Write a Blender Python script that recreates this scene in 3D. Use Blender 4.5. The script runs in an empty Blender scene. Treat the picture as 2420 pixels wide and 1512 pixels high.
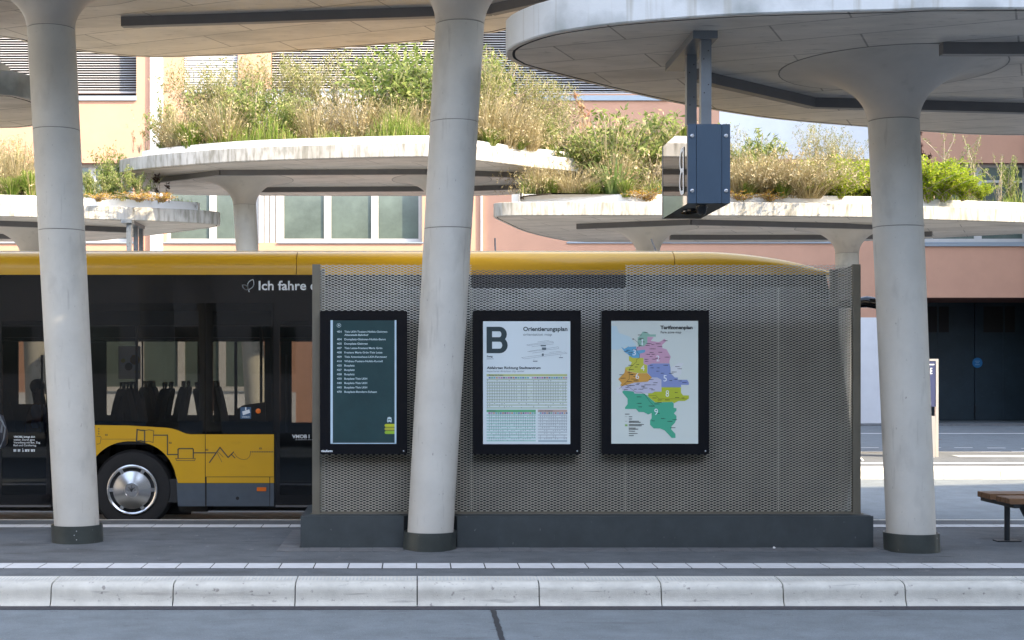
import bpy, math, random
from mathutils import Vector
R = math.radians
SC = bpy.context.scene
COL = SC.collection
# ------------------------------------------------------------------ camera, light, exposure
EYE = 1.76
F = 3360.0            # focal length in units of a 2419 px wide picture
cam = bpy.data.cameras.new('camera'); camo = bpy.data.objects.new('camera', cam); COL.objects.link(camo)
camo.location = (0, 0, EYE); camo.rotation_euler = (R(90), 0, 0)
cam.sensor_width = 36; cam.lens = F/2419*36; cam.shift_x = 0.0932; cam.shift_y = 0.0455
cam.clip_end = 2000; cam.clip_start = 0.1
SC.camera = camo
W = bpy.data.worlds.new('World'); SC.world = W; W.use_nodes = True
nt = W.node_tree; bg = nt.nodes['Background']
sky = nt.nodes.new('ShaderNodeTexSky'); sky.sky_type = 'NISHITA'; sky.sun_disc = False
EL, AZ = 36.0, 58.0
sky.sun_elevation = R(EL); sky.sun_rotation = R(180-AZ)
sky.air_density = 1.0; sky.dust_density = 1.0
hs = nt.nodes.new('ShaderNodeHueSaturation'); hs.inputs['Saturation'].default_value = .68; nt.links.new(sky.outputs[0], hs.inputs['Color']); nt.links.new(hs.outputs[0], bg.inputs[0]); bg.inputs[1].default_value = 0.15
sun = bpy.data.lights.new('sun', 'SUN'); suno = bpy.data.objects.new('sun', sun); COL.objects.link(suno)
sun.energy = 2.1; sun.angle = R(0.5); sun.color = (1.0, 0.80, 0.54)
d = Vector((-math.sin(R(AZ))*math.cos(R(EL)), math.cos(R(AZ))*math.cos(R(EL)), -math.sin(R(EL))))
suno.rotation_euler = d.to_track_quat('-Z', 'Y').to_euler(); suno.location = (30, -20, 40)
SC.view_settings.view_transform = 'Standard'; SC.view_settings.look = 'None'
SC.view_settings.exposure = 2.75; SC.view_settings.gamma = 1
SC.render.engine = 'CYCLES'
SC.cycles.max_bounces = 10; SC.cycles.diffuse_bounces = 5; SC.cycles.glossy_bounces = 4
SC.cycles.transparent_max_bounces = 24

random.seed(7)
rnd = random.uniform
# picture (2419 wide) coordinates + depth -> metres
def PX(x, y, Z): return ((x-985)*Z/F, EYE+(866-y)*Z/F)
def SP(x, y, Z): return ((x-1563.6)*Z/5333.3, EYE+(1374.7-y)*Z/5333.3)
def PLAN(x, y, H):
    Z = (H-EYE)*F/(866-y); return ((x-985)*Z/F, Z)

# ------------------------------------------------------------------ materials
def nodes(m): return m.node_tree.nodes, m.node_tree.links
def mat(name, col, rough=0.7, metal=0.0, var=0.0, scale=3.0, col2=None, bump=0.0, bscale=60.0, stretch=(1,1,1), spec=0.5, coat=0.0, detail=6, rot=(0,0,0), contrast=(0.3,0.7)):
    m = bpy.data.materials.new(name); m.use_nodes = True
    n, l = nodes(m); p = n['Principled BSDF']
    p.inputs['Base Color'].default_value = (*col, 1); p.inputs['Roughness'].default_value = rough
    p.inputs['Metallic'].default_value = metal; p.inputs['Specular IOR Level'].default_value = spec
    p.inputs['Coat Weight'].default_value = coat
    if var or col2 or bump:
        tc = n.new('ShaderNodeTexCoord'); mp = n.new('ShaderNodeMapping'); mp.inputs['Scale'].default_value = stretch
        mp.inputs['Rotation'].default_value = rot
        l.new(tc.outputs['Object'], mp.inputs[0])
    if var or col2:
        nz = n.new('ShaderNodeTexNoise'); nz.inputs['Scale'].default_value = scale; nz.inputs['Detail'].default_value = detail
        nz.inputs['Roughness'].default_value = 0.65
        l.new(mp.outputs[0], nz.inputs['Vector'])
        rp = n.new('ShaderNodeValToRGB'); l.new(nz.outputs[0], rp.inputs[0])
        c2 = col2 if col2 else tuple(c*(1-var) for c in col)
        c1 = col if col2 else tuple(min(1, c*(1+var)) for c in col)
        rp.color_ramp.elements[0].position = contrast[0]; rp.color_ramp.elements[1].position = contrast[1]
        rp.color_ramp.elements[0].color = (*c2, 1); rp.color_ramp.elements[1].color = (*c1, 1)
        l.new(rp.outputs[0], p.inputs['Base Color'])
    if bump:
        nb = n.new('ShaderNodeTexNoise'); nb.inputs['Scale'].default_value = bscale; nb.inputs['Detail'].default_value = 4
        l.new(mp.outputs[0], nb.inputs['Vector'])
        b = n.new('ShaderNodeBump'); b.inputs['Strength'].default_value = bump; b.inputs['Distance'].default_value = 0.01
        l.new(nb.outputs[0], b.inputs['Height']); l.new(b.outputs[0], p.inputs['Normal'])
    return m
def overlay(m, scale, stretch, lo, hi, factor, tint=(0,0,0), detail=5, rot=(0,0,0)):
    """multiply a second, sparser pattern of stains or painted glints over the base colour"""
    n, l = nodes(m); p = n['Principled BSDF']
    tc = n.new('ShaderNodeTexCoord'); mp = n.new('ShaderNodeMapping'); mp.inputs['Scale'].default_value = stretch
    mp.inputs['Rotation'].default_value = rot
    l.new(tc.outputs['Object'], mp.inputs[0])
    nz = n.new('ShaderNodeTexNoise'); nz.inputs['Scale'].default_value = scale; nz.inputs['Detail'].default_value = detail
    l.new(mp.outputs[0], nz.inputs['Vector'])
    mr = n.new('ShaderNodeMapRange'); mr.inputs[1].default_value = lo; mr.inputs[2].default_value = hi; mr.inputs[3].default_value = 0; mr.inputs[4].default_value = factor
    l.new(nz.outputs[0], mr.inputs[0])
    mx = n.new('ShaderNodeMix'); mx.data_type = 'RGBA'
    s = p.inputs['Base Color']
    if s.is_linked: l.new(s.links[0].from_socket, mx.inputs[6])
    else: mx.inputs[6].default_value = s.default_value
    mx.inputs[7].default_value = (*tint, 1); l.new(mr.outputs[0], mx.inputs[0]); l.new(mx.outputs[2], s)
    return m
def formwork(m, w, h, ang, dark=0.45):
    """thin shuttering joints of the concrete formwork"""
    n, l = nodes(m); p = n['Principled BSDF']
    tc = n.new('ShaderNodeTexCoord'); mp = n.new('ShaderNodeMapping'); mp.inputs['Rotation'].default_value = (0, 0, R(ang))
    l.new(tc.outputs['Object'], mp.inputs[0])
    bt = n.new('ShaderNodeTexBrick'); bt.inputs['Scale'].default_value = 1; bt.inputs['Brick Width'].default_value = w; bt.inputs['Row Height'].default_value = h
    bt.inputs['Mortar Size'].default_value = 0.010; bt.inputs['Mortar Smooth'].default_value = 0.3; bt.offset = 0.35
    bt.inputs['Color1'].default_value = (1,1,1,1); bt.inputs['Color2'].default_value = (.86,.86,.86,1); bt.inputs['Mortar'].default_value = (dark,dark,dark,1)
    l.new(mp.outputs[0], bt.inputs[0])
    mx = n.new('ShaderNodeMix'); mx.data_type = 'RGBA'; mx.blend_type = 'MULTIPLY'; mx.inputs[0].default_value = 1
    s = p.inputs['Base Color']; l.new(s.links[0].from_socket, mx.inputs[6]); l.new(bt.outputs[0], mx.inputs[7]); l.new(mx.outputs[2], s)
    return m
def leafmat(name, cols, trans=0.45, rough=0.5):
    m = bpy.data.materials.new(name); m.use_nodes = True; n, l = nodes(m); p = n['Principled BSDF']
    g = n.new('ShaderNodeNewGeometry'); rp = n.new('ShaderNodeValToRGB'); l.new(g.outputs['Random Per Island'], rp.inputs[0])
    e = rp.color_ramp.elements
    while len(e) < len(cols): e.new(0.5)
    for i, c in enumerate(cols): e[i].position = i/(len(cols)-1); e[i].color = (*c, 1)
    l.new(rp.outputs[0], p.inputs['Base Color']); p.inputs['Roughness'].default_value = .7; p.inputs['Specular IOR Level'].default_value = .15
    t = n.new('ShaderNodeBsdfTranslucent'); l.new(rp.outputs[0], t.inputs[0])
    mx = n.new('ShaderNodeMixShader'); mx.inputs[0].default_value = trans
    l.new(p.outputs[0], mx.inputs[1]); l.new(t.outputs[0], mx.inputs[2]); l.new(mx.outputs[0], n['Material Output'].inputs[0])
    return m
def glassmat(name, tint, refl=0.12, rough=0.02, base=(0.01,0.01,0.012)):
    m = bpy.data.materials.new(name); m.use_nodes = True; n, l = nodes(m)
    n.remove(n['Principled BSDF'])
    t = n.new('ShaderNodeBsdfTransparent'); t.inputs[0].default_value = (*tint, 1)
    g = n.new('ShaderNodeBsdfGlossy'); g.inputs['Roughness'].default_value = rough; g.inputs[0].default_value = (0.9,0.95,1,1)
    f = n.new('ShaderNodeFresnel'); f.inputs[0].default_value = 1.5
    ml = n.new('ShaderNodeMath'); ml.operation = 'ADD'; ml.inputs[1].default_value = refl; l.new(f.outputs[0], ml.inputs[0])
    mx = n.new('ShaderNodeMixShader'); l.new(ml.outputs[0], mx.inputs[0]); l.new(t.outputs[0], mx.inputs[1]); l.new(g.outputs[0], mx.inputs[2])
    l.new(mx.outputs[0], n['Material Output'].inputs[0]); return m

M = {}
M['asphalt'] = overlay(mat('asphalt', (.160,.185,.198), .85, var=.16, scale=3.5, bump=.8, bscale=110), 3.0, (.35,1.6,1), .62, .72, .40, (.07,.07,.075), 12)
overlay(M['asphalt'], 16, (.4,1.2,1), .70, .73, .7, (.04,.04,.045))
overlay(M['asphalt'], 60, (1,1,1), .60, .70, .6, (.30,.31,.33))
overlay(M['asphalt'], 85, (1,1,1), .62, .70, .7, (.05,.05,.055))
M['pave'] = overlay(mat('platform_asphalt', (.112,.124,.134), .85, var=.25, scale=2.6, bump=.5, bscale=140), 1.4, (.5,1.6,1), .55, .7, .5, (.035,.035,.038))
overlay(M['pave'], 70, (1,1,1), .60, .72, .6, (.24,.24,.25))
overlay(M['pave'], 9, (1,1,1), .735, .745, .6, (.24,.25,.25), 1)
overlay(M['pave'], 90, (1,1,1), .62, .70, .7, (.03,.03,.032))
overlay(M['pave'], 5, (.4,1.6,1), .64, .70, .6, (.035,.035,.04), 8)
M['gutter'] = mat('gutter_joint', (.045,.043,.05), .9, var=.35, scale=30, bump=.6, bscale=80)
M['tar'] = mat('tar', (.022,.022,.025), .6, var=.3, scale=20)
M['kerb'] = overlay(mat('kerb_concrete', (.57,.56,.505), .75, var=.13, scale=5, bump=.25, bscale=110), 7, (.5,3,6), .62, .74, .45, (.20,.19,.18), 8)
overlay(M['kerb'], 22, (1,1,1), .64, .72, .6, (.13,.11,.11))
overlay(M['kerb'], 1.7, (.5,1,9), .62, .72, .28, (.18,.15,.15), 9)
M['kerb_back'] = M['kerb']
M['tile'] = overlay(mat('white_tactile_tile', (.58,.59,.60), .7, var=.08, scale=6), 14, (.4,2,1), .62, .74, .6, (.2,.2,.21))
M['joint'] = mat('dark_joint', (.04,.04,.04), .9)
M['joint_soft'] = mat('column_joint', (.23,.225,.21), .9)
M['paver'] = mat('grey_paver', (.14,.145,.15), .85, var=.25, scale=7, bump=.3)
M['conc_col'] = overlay(mat('column_concrete', (.52,.51,.47), .65, var=.08, scale=2.2, bump=.12, bscale=90), 3.5, (1.2,1.2,.5), .56, .74, .42, (.24,.235,.22), 8)
overlay(M['conc_col'], 9, (2.2,2.2,.25), .62, .72, .3, (.22,.21,.19), 6)
overlay(M['conc_col'], 38, (1,1,.5), .69, .76, .7, (.12,.11,.10))
M['conc_far'] = M['conc_col']
M['soffit'] = formwork(overlay(mat('soffit_concrete', (.60,.56,.51), .55, var=.14, scale=1.6, bump=.12, bscale=40, stretch=(.5,1.4,1), rot=(0,0,R(30))), 14, (.35,1.6,1), .60, .75, .6, (.13,.12,.11), 8), 1.9, .62, 24, .38)
overlay(M['soffit'], 2.2, (.6,1.8,1), .52, .74, .35, (.78,.72,.62), 9, (0,0,R(35)))  # pale mottling, with sun glints painted into the colour
overlay(M['soffit'], 1.2, (.7,1.5,1), .52, .70, .38, (.20,.19,.17), 10, (0,0,R(24)))
overlay(M['soffit'], 45, (.3,1,1), .68, .74, .6, (.10,.09,.08), 4, (0,0,R(24)))
M['flare'] = overlay(mat('flare_concrete', (.48,.45,.41), .6, var=.08, scale=2.0, bump=.1, bscale=60), 5, (1,1,.8), .6, .78, .35, (.2,.19,.17), 8)
M['fascia'] = overlay(mat('fascia_concrete', (.46,.45,.42), .7, var=.10, scale=3, bump=.12, bscale=60), 9, (1.7,1.7,.35), .42, .72, .8, (.13,.12,.085), 9)
overlay(M['fascia'], 1.1, (1,1,1), .48, .66, .45, (.22,.21,.17), 5)
overlay(M['fascia'], 2.6, (1,1,.9), .60, .75, .55, (.13,.14,.12), 10)
M['fascia_near'] = overlay(mat('near_fascia_concrete', (.62,.64,.64), .7, var=.05, scale=3, bump=.12, bscale=60), 1.3, (1,1,.9), .50, .68, .75, (.13,.155,.145), 12)
overlay(M['fascia_near'], 7, (1.6,1.6,.08), .58, .70, .5, (.30,.27,.20), 5)
M['parapet'] = mat('white_parapet_sheet', (.78,.78,.77), .45, var=.04, scale=3)
M['soil'] = mat('soil', (.06,.045,.03), .95, var=.4, scale=8)
M['rail'] = mat('grey_light_channel', (.13,.13,.135), .5, var=.08, scale=4)
M['sleeve'] = overlay(mat('dark_steel_sleeve', (.055,.065,.062), .35, .25, var=.18, scale=5), 30, (1,1,1), .7, .76, .8, (.3,.3,.3))
M['baseblk'] = overlay(mat('dark_plinth', (.042,.052,.056), .5, var=.18, scale=5, bump=.1), 24, (1,1,.6), .70, .76, .7, (.16,.17,.17))
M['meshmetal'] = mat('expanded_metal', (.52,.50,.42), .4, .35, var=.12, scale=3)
M['meshshade'] = mat('expanded_metal_shaded', (.13,.12,.10), .5, .45, var=.15, scale=3)  # same metal, the shade of the unlit rear layer put into its colour
M['post'] = mat('bronze_post', (.17,.155,.12), .45, .4, var=.1, scale=4)
M['frameblk'] = mat('black_glossy_frame', (.004,.0045,.007), .16, spec=.3)
M['poster_dark'] = mat('dark_teal_sheet', (.019,.050,.056), .25, var=.18, scale=2.5)
M['paper'] = mat('white_sheet', (.70,.77,.78), .35)
M['paper3'] = mat('pale_grey_sheet', (.61,.67,.63), .35)
M['edge'] = mat('pale_blue_edge', (.45,.58,.68), .4)
def flat(name, c, r=.5): return mat(name, c, r)
M['ink'] = flat('dark_ink', (.025,.045,.05)); M['ink2'] = flat('grey_ink', (.12,.16,.18)); M['black'] = flat('black', (.008,.008,.008))
M['white'] = flat('white_lettering', (.75,.80,.83)); M['bluewhite'] = flat('pale_lettering', (.45,.58,.62))
M['yellow'] = overlay(mat('bus_yellow', (.66,.37,.006), .38, coat=.18, var=.03, scale=2, bump=.012, bscale=3), 3, (1,1,3), .62, .8, .15, (.2,.12,.02))
M['yellow_top'] = mat('bus_roof_yellow', (.74,.50,.05), .3, coat=.4)
M['busgrey'] = overlay(mat('bus_skirt_grey', (.075,.095,.12), .45, var=.1, scale=5), 4, (1,1,2), .6, .8, .3, (.12,.11,.10))
M['busblack'] = mat('bus_black', (.007,.007,.008), .10, bump=.01, bscale=2)
M['rubber'] = mat('tyre_rubber', (.012,.012,.013), .75, var=.2, scale=9)
M['chrome'] = mat('wheel_cover_chrome', (.55,.56,.58), .22, 1.0, bump=.05, bscale=12)
M['interior'] = mat('bus_interior_dark', (.02,.02,.022), .6)
M['seat'] = mat('seat_fabric', (.018,.017,.016), .8)
M['glass_bus'] = glassmat('tinted_bus_glass', (.20,.20,.19), .0)
M['glass_door'] = glassmat('dark_door_glass', (.16,.16,.155), .0)
M['glass_far'] = glassmat('clear_bus_glass', (.6,.6,.58), .0)
M['orange'] = mat('orange_reflector', (.75,.16,.01), .3)
M['linework'] = flat('line_drawing_grey', (.07,.065,.05))
M['signblue'] = mat('blue_grey_panel', (.040,.070,.11), .42, .2, var=.05, scale=9, bump=.03, bscale=300)
M['signdark'] = mat('sign_underside_dark', (.02,.02,.022), .35)
M['signpost'] = mat('sign_post_grey', (.15,.17,.19), .4, .3, var=.1, scale=3)
M['signglass'] = glassmat('sign_glass', (.50,.48,.44), .42, .01)
M['bolt'] = mat('steel_bolt', (.55,.57,.6), .3, .9)
M['stucco'] = overlay(mat('salmon_stucco', (.48,.265,.18), .9, var=.05, scale=1.2, bump=.25, bscale=25), .5, (.6,.6,1.6), .55, .8, .25, (.38,.20,.15))
M['brickred'] = mat('red_brown_soffit', (.22,.10,.075), .9)
M['whitewall'] = overlay(mat('white_render', (.62,.62,.64), .85, var=.05, scale=1.5), 1.2, (1,1,.3), .58, .75, .3, (.4,.4,.42))
M['winframe'] = mat('pale_window_frame', (.46,.44,.42), .5, var=.06, scale=3)
M['winglass'] = mat('green_office_glass', (.085,.11,.095), .12, var=.3, scale=.9, spec=.8)
M['blind'] = mat('grey_blind_slat', (.50,.49,.49), .5, .1)
M['darkvoid'] = mat('dark_reveal', (.022,.02,.02), .8)
M['sill'] = mat('zinc_sill', (.27,.31,.35), .45, .3)
M['garage'] = overlay(mat('dark_teal_garage_door', (.024,.040,.052), .5, var=.2, scale=1.5), 7, (1,1,5), .62, .72, .4, (.07,.09,.10))
M['wood'] = overlay(mat('bench_oak', (.20,.105,.05), .6, var=.3, scale=4, stretch=(.8,12,12)), 10, (.6,8,8), .55, .7, .5, (.08,.04,.02))
M['steel'] = mat('dark_steel', (.03,.035,.04), .4, .4)
M['bark'] = mat('pale_stem', (.36,.30,.22), .8, var=.2, scale=5)
M['leaf_green'] = leafmat('leaf_green', [(.10,.15,.035),(.19,.25,.06),(.28,.33,.11),(.38,.39,.18)])
M['leaf_olive'] = leafmat('leaf_olive', [(.15,.17,.045),(.25,.26,.09),(.36,.34,.16),(.44,.40,.24)])
M['leaf_lime'] = leafmat('leaf_lime', [(.16,.24,.012),(.25,.35,.02),(.34,.42,.03),(.38,.42,.05)])
M['leaf_dark'] = leafmat('leaf_dark', [(.03,.045,.015),(.07,.09,.03),(.10,.10,.05)])
M['leaf_purple'] = leafmat('leaf_purple', [(.035,.02,.02),(.06,.03,.03),(.05,.04,.02)])
M['dry'] = leafmat('dry_grass', [(.24,.20,.08),(.42,.34,.19),(.54,.46,.31),(.30,.28,.12)], .3)
M['mixgrass'] = leafmat('mixed_grass', [(.09,.16,.02),(.14,.23,.03),(.21,.29,.05),(.28,.31,.09),(.42,.35,.19)], .3)
M['sedum'] = leafmat('sedum', [(.30,.12,.03),(.42,.22,.03),(.40,.30,.04),(.18,.16,.03)], .25)
M['rust'] = leafmat('rusty_seed', [(.30,.12,.06),(.42,.24,.13),(.5,.35,.22)], .25)
M['iris'] = leafmat('blade_leaf', [(.12,.20,.05),(.20,.28,.09),(.30,.36,.16)], .35)
M['shirt'] = mat('pale_blue_shirt', (.42,.48,.85), .8, var=.1, scale=60)
M['trouser'] = mat('dark_trousers', (.02,.02,.03), .8)
M['skin'] = mat('skin', (.40,.24,.17), .55)
M['hair'] = mat('dark_hair', (.02,.015,.012), .6)
M['bag'] = mat('black_bag_nylon', (.022,.026,.038), .5, var=.3, scale=14, bump=.4, bscale=18)
M['info'] = mat('info_panel_blue', (.05,.06,.13), .3)
M['alu'] = mat('aluminium', (.6,.58,.55), .35, .6)
M['wingwall'] = mat('beige_wing_wall', (.42,.38,.33), .9, var=.08, scale=.6)
M['manhole'] = mat('rusty_iron', (.12,.06,.045), .7)

# ------------------------------------------------------------------ mesh helper
class MB:
    def __init__(s): s.v = []; s.f = []; s.m = []
    def add(s, vs, fs, mi=0):
        o = len(s.v); s.v += [tuple(v) for v in vs]; s.f += [tuple(i+o for i in f) for f in fs]; s.m += [mi]*len(fs); return s
    def box(s, x0, x1, y0, y1, z0, z1, mi=0):
        v = [(x0,y0,z0),(x1,y0,z0),(x1,y1,z0),(x0,y1,z0),(x0,y0,z1),(x1,y0,z1),(x1,y1,z1),(x0,y1,z1)]
        return s.add(v, [(0,3,2,1),(4,5,6,7),(0,1,5,4),(1,2,6,5),(2,3,7,6),(3,0,4,7)], mi)
    def cbox(s, x0, x1, y0, y1, z0, z1, c=.01, mi=0):
        """box with its four vertical-plane front/back edges chamfered (profile in xz)"""
        pts = [(x0+c,z0),(x1-c,z0),(x1,z0+c),(x1,z1-c),(x1-c,z1),(x0+c,z1),(x0,z1-c),(x0,z0+c)]
        return s.prism_xz(pts, y0, y1, mi)
    def prism_xz(s, pts, y0, y1, mi=0):
        n = len(pts); v = [(p[0],y0,p[1]) for p in pts]+[(p[0],y1,p[1]) for p in pts]
        f = [tuple(range(n)), tuple(range(2*n-1, n-1, -1))]+[(i, i+n, (i+1)%n+n, (i+1)%n) for i in range(n)]
        return s.add(v, f, mi)
    def prism_xy(s, pts, z0, z1, mi=0):
        n = len(pts); v = [(p[0],p[1],z0) for p in pts]+[(p[0],p[1],z1) for p in pts]
        f = [tuple(range(n-1,-1,-1)), tuple(range(n, 2*n))]+[(i, (i+1)%n, (i+1)%n+n, i+n) for i in range(n)]
        return s.add(v, f, mi)
    def rings(s, rings, mi=0, cap0=True, cap1=True, mis=None):
        n = len(rings[0]); o = len(s.v)
        for r in rings: s.v += [tuple(p) for p in r]
        for k in range(len(rings)-1):
            for i in range(n):
                a = o+k*n+i; b = o+k*n+(i+1)%n
                s.f.append((a, b, b+n, a+n)); s.m.append(mis[k] if mis else mi)
        if cap0: s.f.append(tuple(o+i for i in range(n-1,-1,-1))); s.m.append(mi)
        if cap1: s.f.append(tuple(o+(len(rings)-1)*n+i for i in range(n))); s.m.append(mi)
        return s
    def tube(s, pts, r, n=6, mi=0):
        rs = []
        pts = [Vector(p) for p in pts]
        for i, p in enumerate(pts):
            t = (pts[min(i+1, len(pts)-1)]-pts[max(i-1, 0)]).normalized()
            u = t.cross(Vector((0,0,1)) if abs(t.z) < .9 else Vector((1,0,0))).normalized(); w = t.cross(u)
            rr = r[i] if isinstance(r, (list, tuple)) else r
            rs.append([p+(u*math.cos(a)+w*math.sin(a))*rr for a in [2*math.pi*k/n for k in range(n)]])
        return s.rings(rs, mi)
    def disc_y(s, cx, cz, y, r, n=32, mi=0, r2=None):
        """flat disc or ring facing -y"""
        if r2 is None: return s.add([(cx+r*math.cos(2*math.pi*k/n), y, cz+r*math.sin(2*math.pi*k/n)) for k in range(n)], [tuple(range(n))], mi)
        v = []; f = []
        for k in range(n):
            a = 2*math.pi*k/n; v += [(cx+r*math.cos(a), y, cz+r*math.sin(a)), (cx+r2*math.cos(a), y, cz+r2*math.sin(a))]
            j = (k+1)%n; f.append((2*k, 2*j, 2*j+1, 2*k+1))
        return s.add(v, f, mi)
    def lathe_y(s, cx, cz, prof, n=40, mi=0, cap=True):
        """profile of (y, radius) turned about an axis parallel to y"""
        rs = [[(cx+r*math.cos(2*math.pi*k/n), y, cz+r*math.sin(2*math.pi*k/n)) for k in range(n)] for y, r in prof]
        return s.rings(rs, mi, cap, cap)
    def flatpoly(s, pts, y, mi=0): return s.add([(p[0], y, p[1]) for p in pts], [tuple(range(len(pts)))], mi)
    def line(s, pts, y, w, mi=0):
        for a, b in zip(pts[:-1], pts[1:]):
            dx, dz = b[0]-a[0], b[1]-a[1]; L = math.hypot(dx, dz) or 1; nx, nz = -dz/L*w/2, dx/L*w/2; ex, ez = dx/L*w/2, dz/L*w/2
            s.add([(a[0]+nx-ex, y, a[1]+nz-ez), (a[0]-nx-ex, y, a[1]-nz-ez), (b[0]-nx+ex, y, b[1]-nz+ez), (b[0]+nx+ex, y, b[1]+nz+ez)], [(0,1,2,3)], mi)
        return s
    def build(s, name, mats, parent=None, smooth=False, label=None, angle=None):
        me = bpy.data.meshes.new(name)
        off = Vector((0,0,0))
        if parent is not None:
            p = parent
            while p is not None: off += Vector(p.location); p = p.parent
        me.from_pydata([(v[0]-off.x, v[1]-off.y, v[2]-off.z) for v in s.v], [], s.f)
        for m in (mats if isinstance(mats, (list, tuple)) else [mats]): me.materials.append(m)
        if any(s.m): me.polygons.foreach_set('material_index', s.m)
        if smooth: me.polygons.foreach_set('use_smooth', [True]*len(me.polygons))
        me.update()
        if smooth and angle: me.set_sharp_from_angle(angle=R(angle))
        o = bpy.data.objects.new(name, me); COL.objects.link(o)
        if parent is not None: o.parent = parent
        if label: o['label'] = label
        return o
def tag(o, label=None, cat=None, group=None, kind=None):
    for k, v in (('label', label), ('category', cat), ('group', group), ('kind', kind)):
        if v: o[k] = v
    return o
def thing(name, label, cat, loc=(0,0,0), group=None):
    o = bpy.data.objects.new(name, None); COL.objects.link(o); o.location = loc; o.empty_display_size = .2
    return tag(o, label, cat, group)
def struct(name, mb, m, smooth=False, label=None, kind='structure', angle=None):
    o = mb.build(name, m, None, smooth, angle=angle); o['kind'] = kind
    if label: o['label'] = label
    return o
def copy_tree(o, parent=None):
    c = o.copy(); COL.objects.link(c); c.parent = parent
    for ch in o.children: copy_tree(ch, c)
    return c
# ---- writing
_fc = {}
def glyphs(txt, bold=0.0):
    k = (txt, bold)
    if k in _fc: return _fc[k]
    cu = bpy.data.curves.new('txt', 'FONT'); cu.body = txt; cu.size = 1; cu.resolution_u = 3; cu.offset = bold
    ob = bpy.data.objects.new('txt', cu); me = ob.to_mesh()
    v = [(p.co.x, p.co.y) for p in me.vertices]; f = [tuple(p.vertices) for p in me.polygons]
    ob.to_mesh_clear(); bpy.data.objects.remove(ob); bpy.data.curves.remove(cu)
    _fc[k] = (v, f); return _fc[k]
hv, _ = glyphs('H'); CAP = max(p[1] for p in hv)
def text(mb, txt, x0, x1, zb, cap, y, mi=0, bold=0.0, flip=False):
    v, f = glyphs(txt, bold); a = min(p[0] for p in v); b = max(p[0] for p in v); s = cap/CAP
    sx = (x1-x0)/(b-a) if x1 is not None else s*.95
    mb.add([(x0+(p[0]-a)*sx, y, zb+p[1]*s) for p in v], f, mi)
def bigB(mb, x0, x1, z0, z1, st, plane):
    """bold letter B from two bowls and a stem; plane(u, z) -> vertex"""
    zm = z0+(z1-z0)*.52
    def bowl(za, zb, xr, dep=0):
        h = (zb-za)/2; cz = (za+zb)/2; cx = xr-h; t = st*.82; o = []; i = []
        o.append((x0+st, za)); i.append((x0+st, za+t))
        for k in range(13):
            a = -math.pi/2+math.pi*k/12
            o.append((cx+h*math.cos(a), cz+h*math.sin(a))); i.append((cx+max(.001, (h-st))*math.cos(a), cz+(h-t)*math.sin(a)))
        o.append((x0+st, zb)); i.append((x0+st, zb-t))
        v = [plane(p[0], p[1], dep) for p in o]+[plane(p[0], p[1], dep) for p in i]; n = len(o)
        mb.add(v, [(k, k+1, n+k+1, n+k) for k in range(n-1)])
    mb.add([plane(x0,z0), plane(x0+st,z0), plane(x0+st,z1), plane(x0,z1)], [(0,1,2,3)])
    bowl(z0, zm+st*.41, x1); bowl(zm-st*.41, z1, x1-(x1-x0)*.04, .0006)

# ================================================================== SETTING
ZR = -0.20
mb = MB(); mb.add([(-400,-400,ZR),(400,-400,ZR),(400,600,ZR),(-400,600,ZR)], [(0,1,2,3)])
struct('road', mb, M['asphalt'])
def platform(z0, z1, x0=-60, x1=60):
    mb = MB(); mb.box(x0, x1, z0, z1, ZR-.1, 0.0); struct('platform', mb, M['pave'])
KT = .34
platform(11.95, 16.30); platform(25.15, 29.3); platform(-4.2, 2.6)
def kerb(ze, sgn, name='kerb', x0=-30, x1=30, phase=0.0):
    """rounded bus kerb; ze = plan position of its back edge, sgn=-1 faces the camera"""
    prof = [(0,0.0),(.05,.001),(.20,-.012),(.245,-.019),(.272,-.031),(.288,-.050),(.295,-.075),(.297,-.105),(.300,-.135),(.309,-.162),(.322,-.182),(.337,-.196),(.345,-.21),(.345,-.30),(0,-.30)]
    mb = MB()
    for k in range(int(x0), int(x1)):
        a, b = k+phase+.005, k+phase+.995
        r0 = [(a, ze+sgn*p[0], p[1]) for p in prof]; r1 = [(b, ze+sgn*p[0], p[1]) for p in prof]
        if sgn < 0: mb.rings([r1, r0])
        else: mb.rings([r0, r1])
    mb.box(x0, x1, *( (ze-.25, ze) if sgn < 0 else (ze, ze+.25) ), -.3, -.045, 1)
    struct(name, mb, [M['kerb'], M['joint']], True, angle=50)
kerb(11.95, -1, phase=.005); kerb(16.30, 1, phase=.3); kerb(25.15, -1, phase=.2); kerb(29.3, 1); kerb(2.6, 1); 
# knurled band on the near kerb
mb = MB()
x = -8.0
while x < 8.0:
    mb.add([(x,11.93,.0015),(x+.012,11.93,.0015),(x+.012,11.76,-.0065),(x,11.76,-.0065)], [(0,3,2,1)]); x += .03
struct('kerb_ribs', mb, mat('kerb_rib', (.47,.49,.48), .8))
def strip(z0, z1, x0, x1, phase=0.0, pitch=.30, name='tactile_paving', m='tile'):
    mb = MB(); x = x0+phase
    mb.box(x0, x1, z0-.006, z1+.006, -.02, .003, 1)
    while x < x1:
        mb.box(x+.006, x+pitch-.006, z0, z1, -.02, .007); x += pitch
    struct(name, mb, [M[m], M['joint']])
strip(12.39, 12.69, -9, 12, .0); strip(15.55, 15.80, -9, 12, .1); strip(25.75, 26.0, -20, 25); 
mb = MB(); mb.box(-60, 60, 11.46, 11.61, ZR-.05, ZR+.005); struct('gutter', mb, M['gutter'])
mb = MB(); mb.box(-60, 60, 16.64, 16.72, ZR-.05, ZR+.005); struct('gutter', mb, M['gutter'])
mb = MB(); zz = 3.0; pl = []
while zz < 11.46: pl.append((.615+rnd(-.005,.005), zz)); zz += .05
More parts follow.
